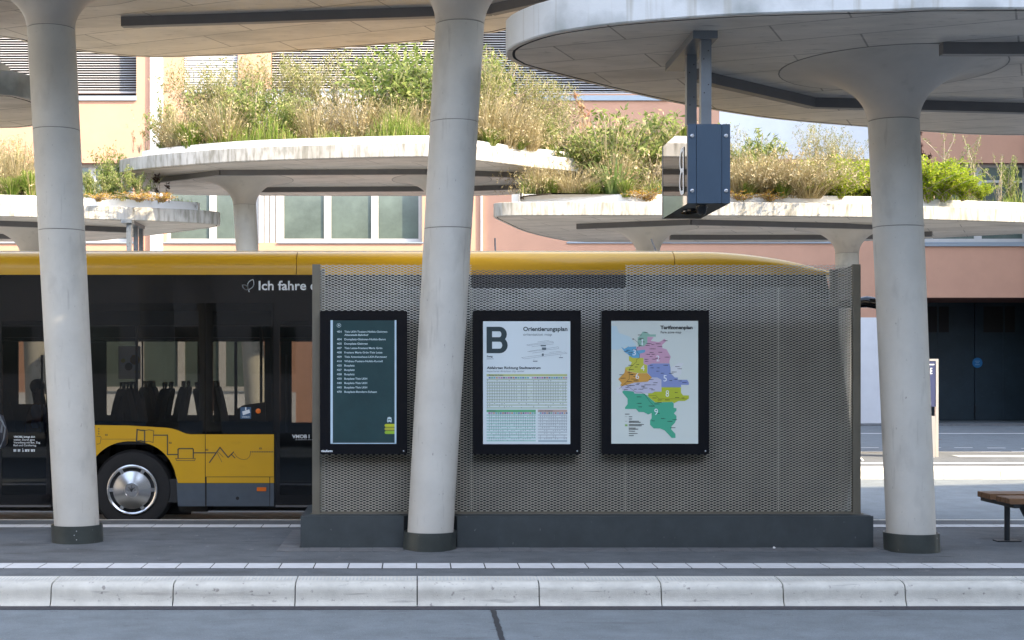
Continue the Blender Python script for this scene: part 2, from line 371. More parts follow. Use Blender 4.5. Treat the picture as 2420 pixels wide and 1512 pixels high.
mb.add([(p[0]-.018-rnd(0,.006), p[1], ZR+.004) for p in pl]+[(p[0]+.018+rnd(0,.006), p[1], ZR+.004) for p in pl], [(i, i+len(pl), i+1+len(pl), i+1) for i in range(len(pl)-1)])
struct('tar_seam', mb, M['tar'])
# paver band round the plinth
mb = MB(); 
for k in range(20):
    x = -1.335+k*.305
    mb.box(x, x+.295, 13.53, 13.80, -.01, .004+.001*(k%2))
for k in range(5): mb.box(-1.335, -1.14, 13.81+k*.3, 14.1+k*.3, -.01, .0045)
struct('paving', mb, M['paver'])
# distant lane markings, drain cover, pale paving patch
mb = MB(); zl = 1.96*F/(1024-866); mb.box(2, 40, zl-.12, zl+.12, ZR-.01, ZR+.004)
for i in range(26):
    x = 8.5+i*.75; z = 34.4 - max(0, x-12)**2*.05; mb.box(x, x+.42, z-.05, z+.05, ZR-.01, ZR+.004)
    z2 = 32.6+.15*math.sin(i)+.02*i
    if x > 11.3: mb.box(x, x+.42, z2-.05, z2+.05, ZR-.01, ZR+.004)
struct('road_markings', mb, flat('marking_white', (.6,.6,.6), .7))
mb = MB(); n = 24; mb.add([(13.55+.55*math.cos(2*math.pi*k/n), 38.3+.5*math.sin(2*math.pi*k/n), ZR+.006) for k in range(n)], [tuple(range(n))]); struct('drain_cover', mb, M['manhole'])
mb = MB(); mb.add([(10.55,27.6,.005),(12.6,27.6,.005),(12.0,28.2,.005),(10.6,28.2,.005)], [(0,1,2,3)]); struct('paving', mb, flat('pale_tactile', (.42,.45,.45), .8))
mb = MB(); mb.box(8, 40, 47.0, 48.0, ZR-.05, ZR+.05); struct('pavement', mb, M['paver'])

# ================================================================== CANOPIES
def smooth_loop(pts, sub=6):
    n = len(pts); out = []
    for i in range(n):
        p0, p1, p2, p3 = (Vector(pts[(i+k-1) % n]) for k in range(4))
        for j in range(sub):
            t = j/sub; t2 = t*t; t3 = t2*t
            out.append(tuple(.5*((2*p1)+(p2-p0)*t+(2*p0-5*p1+4*p2-p3)*t2+(3*p1-p0-3*p2+p3)*t3)))
    return out
def area(l): return .5*sum(l[i][0]*l[(i+1)%len(l)][1]-l[(i+1)%len(l)][0]*l[i][1] for i in range(len(l)))
def inset(l, dd):
    n = len(l); out = []
    for i in range(n):
        a = Vector(l[i-1]); b = Vector(l[(i+1)%n]); t = (b-a)
        if t.length < 1e-6: t = Vector((1,0))
        t.normalize(); out.append((l[i][0]-t.y*dd, l[i][1]+t.x*dd))
    return out
TH = .26
def canopy(label, plan, H, th=TH, near=False, par=.45, cols=(), rails=(), joint_h=(), planted=True):
    l = smooth_loop(plan)
    if area(l) < 0: l.reverse()
    cx = sum(p[0] for p in l)/len(l); cy = sum(p[1] for p in l)/len(l)
    root = thing('concrete_canopy', label, 'canopy', (cx, cy, 0), 'planted concrete canopies over the platforms')
    def ring(dd, z): return [(p[0], p[1], z) for p in inset(l, dd)]
    # slab: material 0 soffit, 1 fascia, 2 groove
    mb = MB()
    rs = [ring(.085, H), ring(.085, H+.02), ring(.06, H+.02), ring(.06, H), ring(.012, H), ring(0, H+.012), ring(0, H+th-.01), ring(.01, H+th), ring(par, H+th+.015)]
    mb.rings(rs, 1, True, True, mis=[2,2,2,0,1,1,1,1]); 
    mb.m[len(mb.m)-2] = 0
    slab = mb.build('slab', [M['soffit'], M['fascia_near'] if near else M['fascia'], M['joint']], root, False)
    if planted:
        mb = MB(); mb.rings([ring(par, H+th+.012), ring(par, H+th+.20), ring(par+.012, H+th+.205), ring(par+.05, H+th+.205), ring(par+.05, H+th+.14)], 0, False, False)
        mb.build('planter_edge', M['parapet'], root, False)
        mb = MB(); mb.rings([ring(par+.05, H+th+.10), ring(par+.05, H+th+.15), ring(par+.6, H+th+.20)], 0, False, True); mb.build('soil_bed', M['soil'], root)
    for c in cols: column(root, H=H, **c)
    for path in rails:
        mb = MB(); w = .05; pts = path
        for (a, b) in zip(pts[:-1], pts[1:]):
            dx, dy = b[0]-a[0], b[1]-a[1]; L = math.hypot(dx, dy); nx, ny = -dy/L*w, dx/L*w
            q = [(a[0]-nx, a[1]-ny), (b[0]-nx, b[1]-ny), (b[0]+nx, b[1]+ny), (a[0]+nx, a[1]+ny)]
            mb.prism_xy(q, H-.105, H+.001)
        mb.build('light_rail', M['rail'], root)
    return root, l
def column(root, base, neck, H, r=.222, rn=.236, joints=(), ring_r=1.05, sleeve=.175, screws=False):
    """base=(x,y) at z=0, neck=(x,y,z) where the flare starts"""
    N = 48; zs = []; nz = neck[2]
    def c(z): t = z/nz; return (base[0]+(neck[0]-base[0])*t, base[1]+(neck[1]-base[1])*t)
    prof = [(0, r, 0)]; js = sorted(joints)
    for j in js:
        prof += [(j-.0045, r+(rn-r)*j/nz, 0), (j-.0035, r+(rn-r)*j/nz-.004, 1), (j+.0035, r+(rn-r)*j/nz-.004, 1), (j+.0045, r+(rn-r)*j/nz, 0)]
    prof += [(nz-.005, rn, 0), (nz-.003, rn-.005, 1), (nz+.004, rn-.005, 1), (nz+.006, rn+.001, 0)]
    fh = H-nz
    for k in range(1, 15):
        t = math.sin(math.pi/2*k/14); prof.append((nz+fh*t*.995, rn+(ring_r-rn)*(1-math.sqrt(max(0, 1-t*t))), 0))
    prof.append((H-.001, ring_r, 0))
    # keep the flare attached under the slab with a thin shadow joint
    rs = []; mis = []
    for k, (z, rr, mi) in enumerate(prof):
        cc = c(z); rs.append([(cc[0]+rr*math.cos(2*math.pi*i/N), cc[1]+rr*math.sin(2*math.pi*i/N), z) for i in range(N)])
        if k: mis.append(1 if (mi == 1 and prof[k-1][2] == 1) else (2 if z > nz+.006 else 0))
    mb = MB(); mb.rings(rs, 0, True, True, mis=mis)
    col = mb.build('column', [M['conc_col'], M['joint_soft'], M['flare']], root, True, angle=60)
    # shadow joint around the flare where it meets the soffit
    cc = c(H); mb = MB(); R1 = ring_r+.003
    mb.rings([[(cc[0]+q*math.cos(2*math.pi*i/N), cc[1]+q*math.sin(2*math.pi*i/N), z) for i in range(N)] for q, z in ((ring_r-.01, H-.004), (R1, H-.004), (R1, H+.002))], 0, False, False)
    mb.build('shadow_joint', M['joint_soft'], col)
    if sleeve:
        mb = MB(); rs = []
        for z, rr in ((0, r+.033), (sleeve, r+.033), (sleeve, r+.022), (sleeve-.02, r-.002)):
            cc = c(z if z else .0); rs.append([(cc[0]+rr*math.cos(2*math.pi*i/N), cc[1]+rr*math.sin(2*math.pi*i/N), z) for i in range(N)])
        mb.rings(rs, 0, True, False)
        cb = c(.1)
        sl = mb.build('column_sleeve', M['sleeve'], col, True, angle=40)
        mb = MB()
        for a, z in ((-78, .045), (-83, .09), (-78, .13)) if screws else ():
            xx, yy = cb[0]+(r+.034)*math.cos(R(a)), cb[1]+(r+.034)*math.sin(R(a)); mb.lathe_y(xx, z, [(yy+.01,.0055),(yy-.002,.0055),(yy-.004,.003)], 10)
        if screws: mb.build('screw', M['bolt'], sl)
    return col
HT, HL = 5.65, 4.62      # tall and low canopies
def P(H, *pts): return [PLAN(x, y, H) for x, y in pts]
# near, tall, upper left
zl0 = 14.33; zm0 = 13.74
lA = P(HT, (1300,38),(1194,72),(1136,82),(1019,96),(806,114),(563,130),(400,136),(300,133),(180,120),(67,102),(0,88))
lA += [(-6.6,15.9),(-8.0,14.2),(-7.2,12.3),(-5,11.4),(-2.5,11.3),(0,11.5),(1.7,12.4),(2.2,13.9)]
jz = lambda y, Z: EYE+(866-y)*Z/F
canopy('tall grey concrete canopy filling the upper left, on the two nearest left columns', lA, HT, near=True,
    cols=[dict(base=((184.5-985)*zl0/F, zl0), neck=((122-985)*zl0/F, zl0, 5.16), joints=(jz(545,zl0), jz(308,zl0)), screws=True),
          dict(base=((1015.5-985)*zm0/F, zm0), neck=((1087-985)*zm0/F, zm0, 5.06), joints=(jz(541,zm0), jz(290,zm0)))],
    rails=[P(HT-.1, (290,63),(1023,40),(1163,34),(1239,17),(1299,3)), [(-7,14.1),(-3,13.2),(.5,13.2)]])
# near, low, upper right
lR = P(HL, (1196,124),(1199,138),(1215,148),(1240,158),(1339,184),(1473,217),(1606,246),(1750,271),(1880,287),(2053,301),(2176,311),(2419,320))
lR += [(10.5,17.3),(13.5,16.6),(15,14.5),(13.5,12.3),(10,11.5)]
lR += P(HL, (2419,20),(2080,25),(1780,33),(1606,43),(1456,56),(1339,72),(1273,86),(1225,103),(1203,115))
zr0 = 13.63
canopy('low grey concrete canopy filling the upper right, with its stained pale edge nearest the viewer', lR, HL, near=True, th=.29,
    cols=[dict(base=((2155-985)*zr0/F, zr0), neck=((2112-985)*zr0/F, zr0, 4.11), joints=(jz(537,zr0),), r=.226, rn=.238),
          dict(base=(11.2, 14.0), neck=(11.4, 14.0, 4.11), joints=(3.0,))],
    rails=[P(HL-.1, (1640,188),(1683,200),(1920,254),(2046,257),(2419,267),(2700,270)), P(HL-.1, (2224,129),(2419,129),(2750,131))])
# near, low, far left
l5 = P(HL, (-250,213),(0,223),(60,232),(98,245),(122,262),(120,280),(100,294),(60,301),(0,303),(-250,303),(-450,285),(-450,225))
canopy('dark low concrete canopy cut by the left picture edge, tip behind the left column', l5, HL, near=True, cols=[dict(base=(-8.6,15.6), neck=(-8.3,15.6,4.11), joints=(3.0,))], rails=[])
# far, tall, centre
l2 = P(HT, (285,415),(293,406),(387,394.5),(557,382),(760,375),(1010,370),(1120,378),(1200,387),(1273,397),(1340,403),(1400,412),(1425,428),(1380,445),(1240,458),(1116,463),(1003,463),(780,463),(550,462),(411,459.5),(335,448),(292,430))
zc = 29.6
canopy('tall sunlit concrete canopy behind the middle column, topped with high wild shrubs', l2, HT,
    cols=[dict(base=((612-985)*zc/F, zc), neck=((579-985)*zc/F, zc, 5.12), joints=(3.2,), ring_r=1.04),
          dict(base=((1060-985)*zc/F, zc), neck=((1046-985)*zc/F, zc, 5.12), joints=(3.2,), ring_r=1.04)],
    rails=[P(HT-.1, (367,432),(523,414),(1007,412),(1240,420)), P(HT-.1, (560,454),(617,454),(1113,451),(1290,445))])
# far, low, left
l3 = P(HL, (0,511),(199,517),(375,522.5),(470,527),(508,530),(521,532.5),(512,536),(470,542),(384,553),(290,563),(204,570.5),(0,571),(-300,570),(-560,552),(-600,530),(-520,512),(-300,507))
canopy('low bright white canopy at the far left with a pointed right tip', l3, HL,
    cols=[dict(base=((92-985)*zc/F, zc), neck=((76-985)*zc/F, zc, 4.09), joints=(2.6,)), dict(base=((-420-985)*zc/F, zc), neck=((-430-985)*zc/F, zc, 4.09), joints=(2.6,))],
    rails=[P(HL-.1, (-200,533),(0,534),(91,537),(204,545),(298,549)), P(HL-.1, (-200,563),(40,564))])
# far, low, right
l4 = P(HL, (1168,515),(1172,512),(1195,510),(1267,509),(1480,509),(1760,510),(2063,513.5),(2180,518),(2419,526),(2620,536),(2680,543),(2620,549),(2419,552.5),(2196,563.5),(2063,569),(1900,572),(1700,573),(1500,573),(1373,571.5),(1320,566.5),(1240,547.5),(1188,525))
zc4 = 29.3
canopy('long low white canopy at the far right behind the hanging sign, lime shrubs on top', l4, HL, par=.5,
    cols=[dict(base=((1556-985)*zc4/F, zc4), neck=((1532-985)*zc4/F, zc4, 4.09), joints=(2.6,)), dict(base=((2003-985)*zc4/F, zc4), neck=((2002-985)*zc4/F, zc4, 4.09), joints=(2.6,))],
    rails=[P(HL-.1, (1364,541),(1633,531),(2063,541),(2160,544)), P(HL-.1, (1583,566),(2013,566),(2203,558))])
# the canopy of the viewer's own platform, overhead and behind
lB = [(-11,-3.5),(-6,-4.2),(0,-4.4),(8,-4.2),(14,-3),(15,-.5),(13,2.8),(6,4.8),(0,5.2),(-6,4.9),(-10.5,2.8),(-12,-1)]
canopy('low concrete canopy over the platform the photograph is taken from', lB, HL, near=True,
    cols=[dict(base=(-5,-1.2), neck=(-5.2,-1.2,4.11)), dict(base=(4.5,-1.3), neck=(4.3,-1.3,4.11)), dict(base=(11,-1.2), neck=(11.2,-1.2,4.11))])

# ================================================================== MESH SHELTER WALL
ZB, ZM, ZK = 13.83, 14.00, 14.74
sx0, _ = PX(711, 0, ZB); sx1, _ = PX(2064, 0, ZB)
px0 = (739-985)*ZM/F; px1 = (2032-985)*ZM/F
SH = thing('mesh_shelter', 'grey expanded metal screen wall on a dark plinth in the centre', 'shelter', ((sx0+sx1)/2, 14.3, 0))
# plinth, notched round the middle column
cxm = (1015.5-985)*zm0/F+.01; rn_ = .275
pts = [(sx0,ZB)]
for k in range(13):
    a = math.pi-math.pi*k/12
    yy = zm0+rn_*math.sin(a)
    if yy > ZB: pts.append((cxm+rn_*math.cos(a), yy))
e0, e1 = pts[1], pts[-1]
s_ = math.sqrt(rn_**2-(ZB-zm0)**2)
pts = [(sx0,ZB),(cxm-s_,ZB)]+pts[1:]+[(cxm+s_,ZB),(sx1,ZB),(sx1,ZK+.17),(sx0,ZK+.17)]
mb = MB(); mb.prism_xy(pts, 0.0, .305); mb.box(sx0+.02, cxm-.3, ZB+.02, ZK+.14, .305, .311); mb.box(cxm+.3, sx1-.02, ZB+.02, ZK+.14, .305, .311)
mb.build('plinth', M['baseblk'], SH)
for (x0, x1, z) in ((px0, px0+.075, ZM), (px1-.075, px1, ZM), (px0, px0+.075, ZK), (px1-.075, px1, ZK)):
    mb = MB(); mb.box(x0, x1, z-.03, z+.035, .31, 2.765); mb.box(x0-.02, x1+.02, z-.05, z+.06, .31, .318); mb.build('post', M['post'], SH)
import numpy as np
PER, ROW = .062, .0128
def expanded(w, h):
    n = int(round(w/PER))*6+1; rows = int(h/ROW); per = w/((n-1)/6)
    xs = np.arange(n)*(per/6); ph = np.cos(np.arange(n)*math.pi/3)
    V = np.zeros((rows, n, 4, 3)); 
    for k in range(rows):
        z = (k+.5)*ROW + ((-1)**k)*ph*ROW*.44
        for q, (dy, dz) in enumerate(((-.0048,-.0032),(-.0040,-.0007),(.0034,.0036),(.0026,.0011))):
            V[k,:,q,0] = xs; V[k,:,q,1] = dy; V[k,:,q,2] = z+dz
    idx = np.arange(rows*n*4).reshape(rows, n, 4); fs = []
    for q in range(4):
        a = idx[:, :-1, q]; b = idx[:, 1:, q]; c = idx[:, 1:, (q+1)%4]; dd = idx[:, :-1, (q+1)%4]
        fs.append(np.stack([a, b, c, dd], -1).reshape(-1, 4))
    fs = np.concatenate(fs); V = V.reshape(-1, 3)
    me = bpy.data.meshes.new('mesh_panel'); me.vertices.add(len(V)); me.vertices.foreach_set('co', V.ravel())
    me.loops.add(fs.size); me.loops.foreach_set('vertex_index', fs.ravel().astype(np.int32))
    me.polygons.add(len(fs)); me.polygons.foreach_set('loop_start', np.arange(0, fs.size, 4, dtype=np.int32))
    me.update(calc_edges=True); me.validate(); return me
xa = px0+.075; seams = [xa, (1115-985)*ZM/F, (1478-985)*ZM/F, (1840-985)*ZM/F, px1-.075]
zb0 = .315
full, low = 2.765-zb0, 2.54-zb0
cache = {}
def panel(i, z, h, m):
    sm = seams if z == ZM else [seams[0]]+[q*ZK/ZM for q in seams[1:-1]]+[seams[-1]]
    w = sm[i+1]-sm[i]-.0015
    k = (round(w, 3), round(h, 2), m)
    if k not in cache: cache[k] = expanded(w, h); cache[k].materials.append(M[m])
    o = bpy.data.objects.new('mesh_panel', cache[k]); COL.objects.link(o); o.parent = SH
    o.location = (sm[i]+.001-SH.location.x, z-SH.location.y, zb0)
for i in range(4):
    panel(i, ZM, low if i == 1 else full, 'meshmetal'); panel(i, ZK, full if i == 1 else 2.59-zb0, 'meshshade')
for x, sd in ((px0+.04, 0), (px1-.04, 1)):
    w = ZK-ZM-.06; me = expanded(w, full); me.materials.append(M['meshshade'])
    o = bpy.data.objects.new('mesh_panel', me); COL.objects.link(o); o.parent = SH; o.rotation_euler = (0, 0, R(90))
    o.location = (x-SH.location.x, ZM+.03-SH.location.y, zb0)
# seam angles and top edge trims
mb = MB()
for s in seams[1:-1]: mb.box(s-.003, s+.003, ZM-.003, ZM+.004, zb0, 2.54)
mb.build('seam_strip', M['meshmetal'], SH)

mb = MB(); mb.box(seams[0], seams[-1], ZM-.014, ZM+.01, .311, .335); mb.build('bottom_rail', M['post'], SH)
# dark box added inside the double wall to keep the lower part dark
mb = MB(); mb.box(px0+.12, px1-.14, ZM+.22, ZK-.1, .311, 2.36); mb.build('inner_dark_box', M['interior'], SH)

# ================================================================== DISPLAY CASES
ZD = 13.86
def case(x0, x1, y0, y1, sx0, sx1, sy0, sy1, label, m):
    X0, H1 = PX(x0, y0, ZD); X1, H0 = PX(x1, y1, ZD); A0, B1 = PX(sx0, sy0, ZD); A1, B0 = PX(sx1, sy1, ZD)
    t = thing('display_case', label, 'display case', ((X0+X1)/2, ZD+.07, H0), 'poster cases on the mesh wall')
    mb = MB(); mb.cbox(X0, X1, ZD, ZD+.11, H0, H1, .012)
    mb.box(X0+.1, X0+.16, ZD+.11, ZM-.0065, H0+.2, H0+.28); mb.box(X1-.16, X1-.1, ZD+.11, ZM-.0065, H0+.2, H0+.28)
    mb.build('case_frame', M['frameblk'], t)
    mb = MB(); mb.lathe_y(X1-.035, H0+.03, [(ZD+.002,.007),(ZD-.003,.007),(ZD-.004,.004)], 12); mb.build('lock', M['bolt'], t)
    mb = MB(); mb.box(A0, A1, ZD-.003, ZD+.01, B0, B1); s = mb.build('poster_sheet', m, t)
    return t, s
def L1(x, y): return SP(1200+x*.35714, 1180+y*.35714, ZD)
def L2(x, y): return SP(1780+x*.34394, 1180+y*.34394, ZD)
def L3(x, y): return SP(2260+x*.34394, 1180+y*.34394, ZD)
YT = ZD-.0045
# --- 1 line list
t, s = case(757, 963, 734, 1073, 781, 938, 757, 1049, 'narrow black case with the dark teal list of bus lines, left of the middle column', M['poster_dark'])
mb = MB()
def tx(L, s_, x0, x1, y, cap, bold=.0, mi=0, mbx=None, yy=YT):
    a = L(x0, y); b = L(x1, y); c = L(x0, y-cap); text(mbx or mb, s_, a[0], b[0], a[1], c[1]-a[1], yy, mi, bold)
rows = [('401','Tisis LKH-Tosters-Nofels-Gisingen-',717,188),('','Altenstadt-Bahnhof',512,222),('404','Domplatz-Gisingen-Nofels-Bangs',695,268),('405','Domplatz-Gisingen',505,314),
 ('407','Tisis Letze-Frastanz Maria Grün',658,360),('408','Frastanz Maria Grün-Tisis Letze',659,406),('409','Tisis Antoniushaus-LKH-Fangsweg',707,452),('414','Widnau-Tosters-Nofels-Ruggell',662,498),
 ('425','Busplatz',368,543),('427','Busplatz',368,589),('428','Busplatz',368,635),('430','Busplatz-Tisis LKH',499,681),('440','Busplatz-Tisis LKH',499,727),('445','Busplatz-Tisis LKH',499,773),('470','Busplatz-Bendern-Schaan',601,819)]
for no, nm, x1, y in rows:
    if no: tx(L1, no, 182, 232, y, 19, .02)
    tx(L1, nm, 260, x1, y, 19, .02)
c = L1(203, 112); rr = 22*.35714*ZD/5333.3; mb.disc_y(c[0], c[1], YT, rr, 24, 0, rr*.86); tx(L1, 'B', 196, 211, 120, 17, .03)
# little bus pictogram
def rect(L, x0, y0, x1, y1, mi=0, m=None, y=YT):
    a = L(x0, y1); b = L(x1, y0); (m or mb).add([(a[0],y,a[1]),(b[0],y,a[1]),(b[0],y,b[1]),(a[0],y,b[1])], [(0,1,2,3)], mi)
rect(L1,712,1080,754,1098); rect(L1,709,1098,716,1120); rect(L1,750,1098,757,1120); rect(L1,709,1112,757,1124); rect(L1,713,1124,722,1131); rect(L1,744,1124,753,1131); rect(L1,722,1074,744,1080)
rect(L1,722,1106,744,1112)
mb.build('lettering', M['bluewhite'], s)
mb = MB(); rect(L1,115,58,139,1352); rect(L1,788,58,806,1352); rect(L1,115,1346,806,1355); mb.build('light_edge', M['edge'], s)
for y0, c in ((1147,(.45,.50,.02)),(1184,(.38,.38,.03)),(1221,(.26,.45,.03))):
    mb = MB(); rect(L1, 698, y0, 788, y0+31); a = L1(698, y0+15.5); rr = 15.5*.35714*ZD/5333.3; mb.disc_y(a[0], a[1], YT-.0004, rr, 20)
    mb.build('colour_bar', flat('bar', c), s)
mb = MB(); tx(L1, 'visuform', 14, 137, 1441, 22, .03, yy=ZD-.0015); mb.build('lettering', M['white'], t)
# --- 2 orientation plan
t, s = case(1118, 1373, 733, 1073, 1142, 1348, 759, 1049, 'black case with the white sheet headed by a large B, right of the middle column', M['paper'])
mb = MB()
a = L2(134, 420); b = L2(364, 132); bigB(mb, a[0], b[0], a[1], b[1], 60*.34394*ZD/5333.3, lambda u, z, e=0: (u, YT-e, z))
tx(L2,'Orientierungsplan',533,1015,177,43,.03); tx(L2,'Abfahrten Richtung Stadtzentrum',136,722,592,26,.03); tx(L2,'Steig',136,200,464,18,.03)
mb.build('heading', M['ink'], s)
mb = MB(); tx(L2,'orientation map',533,846,229,28); tx(L2,'departures direction city center',136,545,625,19); tx(L2,'platform',136,212,487,14)
tx(L2,'Montag bis Freitag',157,317,665,14,.02,yy=YT-.001); tx(L2,'Samstag',157,230,1054,14,.02,yy=YT-.001); tx(L2,'Sonn- & Feiertag',711,855,1054,14,.02,yy=YT-.001)
def pl(L, pts, w, m=None, mi=0): (m or mb).line([L(*p) for p in pts], YT-.0002, w*.34394*ZD/5333.3, mi)
for q in ([(570,330),(845,290),(865,302),(590,337),(570,330)],[(690,298),(812,282)],[(625,350),(865,318)],[(580,402),(915,350),(920,370),(598,402)],[(635,418),(760,402)],[(820,412),(948,398)],[(515,468),(985,408),(1012,420),(545,482),(515,468)],[(650,480),(650,496)],[(940,440),(940,456)]): pl(L2, q, 2)
rect(L2,724,330,780,345); rect(L2,737,358,783,384); rect(L2,736,424,757,450); rect(L2,640,503,688,512); rect(L2,922,464,966,472)
# digits of the timetable as tiny marks
random.seed(3)
for r_ in range(21):
    y = 705+r_*15.5
    rect(L2,142,y-5,149,y+3)
    for c_ in range(32):
        if r_ in (0,1) and rnd(0,1) < .9: continue
        if r_ > 15 and rnd(0,1) < .65: continue
        if c_ in (12,16,17,29) and rnd(0,1) < .8: continue
        x = 164+c_*26.6; rect(L2, x, y-4, x+9, y+2)
for r_ in range(19):
    y = 1093+r_*15.4
    for c_ in range(21):
        if rnd(0,1) < (.12 if r_ < 11 else .4): continue
        x = 160+c_*24.6; rect(L2, x, y-4, x+8, y+2)
    if r_ < 18:
        for c_ in range(13):
            if rnd(0,1) < (.15 if r_ < 11 else .5): continue
            x = 716+c_*23.6; rect(L2, x, y-4, x+8, y+2)
mb.build('small_print', M['ink2'], s)
mb = MB()
rect(L2,134,648,1012,672,0); rect(L2,134,1036,670,1062,1); rect(L2,692,1036,1012,1062,2); rect(L2,697,1366,1012,1388,3)
for r_ in range(11): rect(L2,134,699+r_*31,1012,714+r_*31,4)
for r_ in range(10): rect(L2,134,1087+r_*31,670,1102+r_*31,5,y=YT+.0003); 
for r_ in range(9): rect(L2,692,1087+r_*31,1012,1102+r_*31,6)
cs = [7,8,9,10,11,12,13,14]
for c_ in range(33):
    if c_ != 17: rect(L2,157+c_*26.1,681,178+c_*26.1,695,cs[(c_*5+c_//7)%8],y=YT-.001)
for c_ in range(21): rect(L2,154+c_*24.8,1066,174+c_*24.8,1080,cs[(c_*3+1)%8],y=YT-.001)
for c_ in range(13): rect(L2,713+c_*23.6,1066,732+c_*23.6,1080,cs[(c_*7+2)%8],y=YT-.001)
mb.build('timetable_bands', [flat('c%d'%i, c) for i, c in enumerate([(.50,.55,.24),(.12,.42,.20),(.50,.38,.32),(.38,.48,.52),(.50,.58,.46),(.38,.60,.54),(.50,.56,.58),(.06,.13,.38),(.42,.10,.30),(.10,.35,.48),(.45,.14,.10),(.35,.25,.45),(.12,.40,.24),(.03,.05,.15),(.55,.26,.12)])], s)
# --- 3 fare map
t, s = case(1422, 1676, 733, 1073, 1445, 1650, 758, 1048, 'black case with the colourful fare zone map, rightmost on the mesh wall', M['paper3'])
zones = [((.50,.65,.70),[(98,120),(155,125),(180,200),(300,240),(370,330),(330,345),(290,350),(270,345),(160,385),(98,375)]),
 ((.27,.47,.38),[(385,275),(385,250),(400,240),(440,185),(470,185),(520,215),(583,215),(583,240),(490,240),(490,310),(455,345),(400,350),(385,330)]),
 ((.56,.33,.45),[(490,242),(560,245),(528,285),(610,300),(640,290),(675,262),(700,285),(650,330),(655,365),(700,378),(746,460),(732,500),(732,530),(545,530),(490,550),(450,535),(450,470),(405,470),(405,425),(465,410),(467,385),(372,388),(372,350),(455,345),(490,310)]),
 ((.13,.38,.58),[(203,350),(240,372),(285,345),(290,352),(368,345),(370,390),(467,382),(465,410),(410,425),(405,480),(330,470),(300,455),(280,430),(245,410),(235,395)]),
 ((.52,.52,.06),[(290,450),(310,458),(330,472),(448,472),(448,535),(488,552),(488,636),(375,636),(270,610),(250,600),(250,575),(305,560),(320,520),(290,500)]),
 ((.60,.32,.06),[(250,582),(270,612),(375,638),(490,638),(540,685),(495,730),(350,740),(320,750),(215,780),(195,770),(210,745),(172,703),(240,635)]),
 ((.22,.28,.52),[(492,550),(545,532),(732,532),(742,575),(745,640),(790,685),(822,685),(822,710),(925,710),(943,740),(943,765),(885,765),(857,765),(857,790),(643,790),(643,710),(600,685),(540,685),(492,636)]),
 ((.50,.50,.62),[(540,688),(600,688),(641,712),(641,835),(570,838),(540,855),(350,858),(300,840),(220,825),(195,775),(215,782),(320,752),(350,742),(495,732)]),
 ((.64,.67,.68),[(747,575),(800,550),(830,525),(890,530),(860,570),(862,640),(830,680),(790,680),(747,640)]),
 ((.64,.67,.68),[(150,800),(193,772),(215,823),(216,845),(200,860),(155,850)]),
 ((.42,.48,.03),[(645,792),(857,792),(857,850),(880,880),(943,880),(943,915),(900,940),(830,940),(780,965),(765,950),(575,955),(500,895),(500,858),(540,857),(570,840),(645,840)]),
 ((.06,.38,.24),[(218,838),(235,826),(340,838),(350,860),(460,862),(508,902),(573,957),(763,952),(778,970),(778,1015),(808,1020),(808,1045),(780,1075),(808,1105),(808,1135),(790,1180),(755,1215),(750,1250),(797,1300),(797,1343),(755,1343),(680,1262),(630,1240),(560,1240),(520,1200),(520,1150),(537,1130),(537,1072),(500,1088),(450,1062),(395,1060),(365,1028),(247,1028),(247,1010),(275,975),(275,915),(220,850)])]
for i, (c, pts) in enumerate(zones):
    mb = MB(); q = [L3(*p) for p in pts]; mb.flatpoly(q, YT-.00005*i)
    o = mb.build('map_zone', flat('zone', c), s)
mb = MB()
for ch, x0, x1, y, h in (('1',428,440,335,68),('2',588,622,508,62),('3',330,365,443,62),('4',420,460,612,62),('6',362,400,700,62),('5',665,702,727,68),('8',690,726,893,68),('9',567,606,1093,68)):
    tx(L3, ch, x0, x1, y, h, yy=YT-.0012)
mb.build('zone_numbers', M['white'], s)
mb = MB(); tx(L3,'Tarifzonenplan',632,983,157,36,.035,yy=YT-.001); tx(L3,'Fare zone map',636,860,203,24,.01,yy=YT-.001)
def line3(pts, w): mb.line([L3(*p) for p in pts], YT-.0015, w*.34394*ZD/5333.3)
line3([(335,265),(350,268),(403,320),(403,345),(388,352),(372,380),(372,395),(405,440),(405,468),(388,480),(372,490),(372,515),(305,575),(293,600),(293,700),(245,750),(185,810)], 3)
line3([(245,750),(270,775),(345,830),(365,845),(418,845),(445,860),(470,883),(583,883),(617,918),(920,918)], 3); line3([(470,883),(515,945),(570,1000)], 3)
line3([(350,380),(325,380),(320,445),(300,455)], 2)
random.seed(11)
for x, y in [(453,195),(427,221),(396,270),(446,258),(430,297),(430,338),(667,284),(533,315),(515,335),(564,326),(632,318),(604,347),(578,373),(518,373),(556,414),(612,410),(573,432),(476,432),(683,463),(544,456),(544,485),(498,487),(629,478),(498,508),(238,400),(300,388),(283,410),(282,430),(333,381),(332,552),(384,570),(372,545),(338,598),(230,655),(316,632),(350,650),(338,673),(305,655),(250,692),(352,710),(392,722),(316,702),(322,730),(545,552),(526,580),(596,580),(668,552),(618,616),(670,638),(732,718),(782,705),(835,722),(920,738),(844,567),(822,590),(806,625),(772,640),(555,707),(556,742),(533,765),(584,765),(376,748),(366,762),(268,775),(310,776),(350,772),(430,788),(464,778),(493,765),(487,800),(515,808),(568,820),(253,793),(275,817),(374,812),(395,812),(590,908),(646,930),(687,930),(732,930),(818,850),(798,903),(828,903),(864,908),(422,896),(378,967),(395,1005),(595,957),(618,973),(555,995),(525,997),(623,1077),(682,1133),(567,1157),(710,1163),(767,1145),(744,1232)]:
    a = L3(x, y); r0 = 3.6*.34394*ZD/5333.3; mb.disc_y(a[0], a[1], YT-.0013, r0, 8)
    w = rnd(22, 48); sd = random.choice((-1, 1)); rect(L3, x+(6 if sd > 0 else -6-w), y-3, x+(6+w if sd > 0 else -6), y+3, y=YT-.0011)
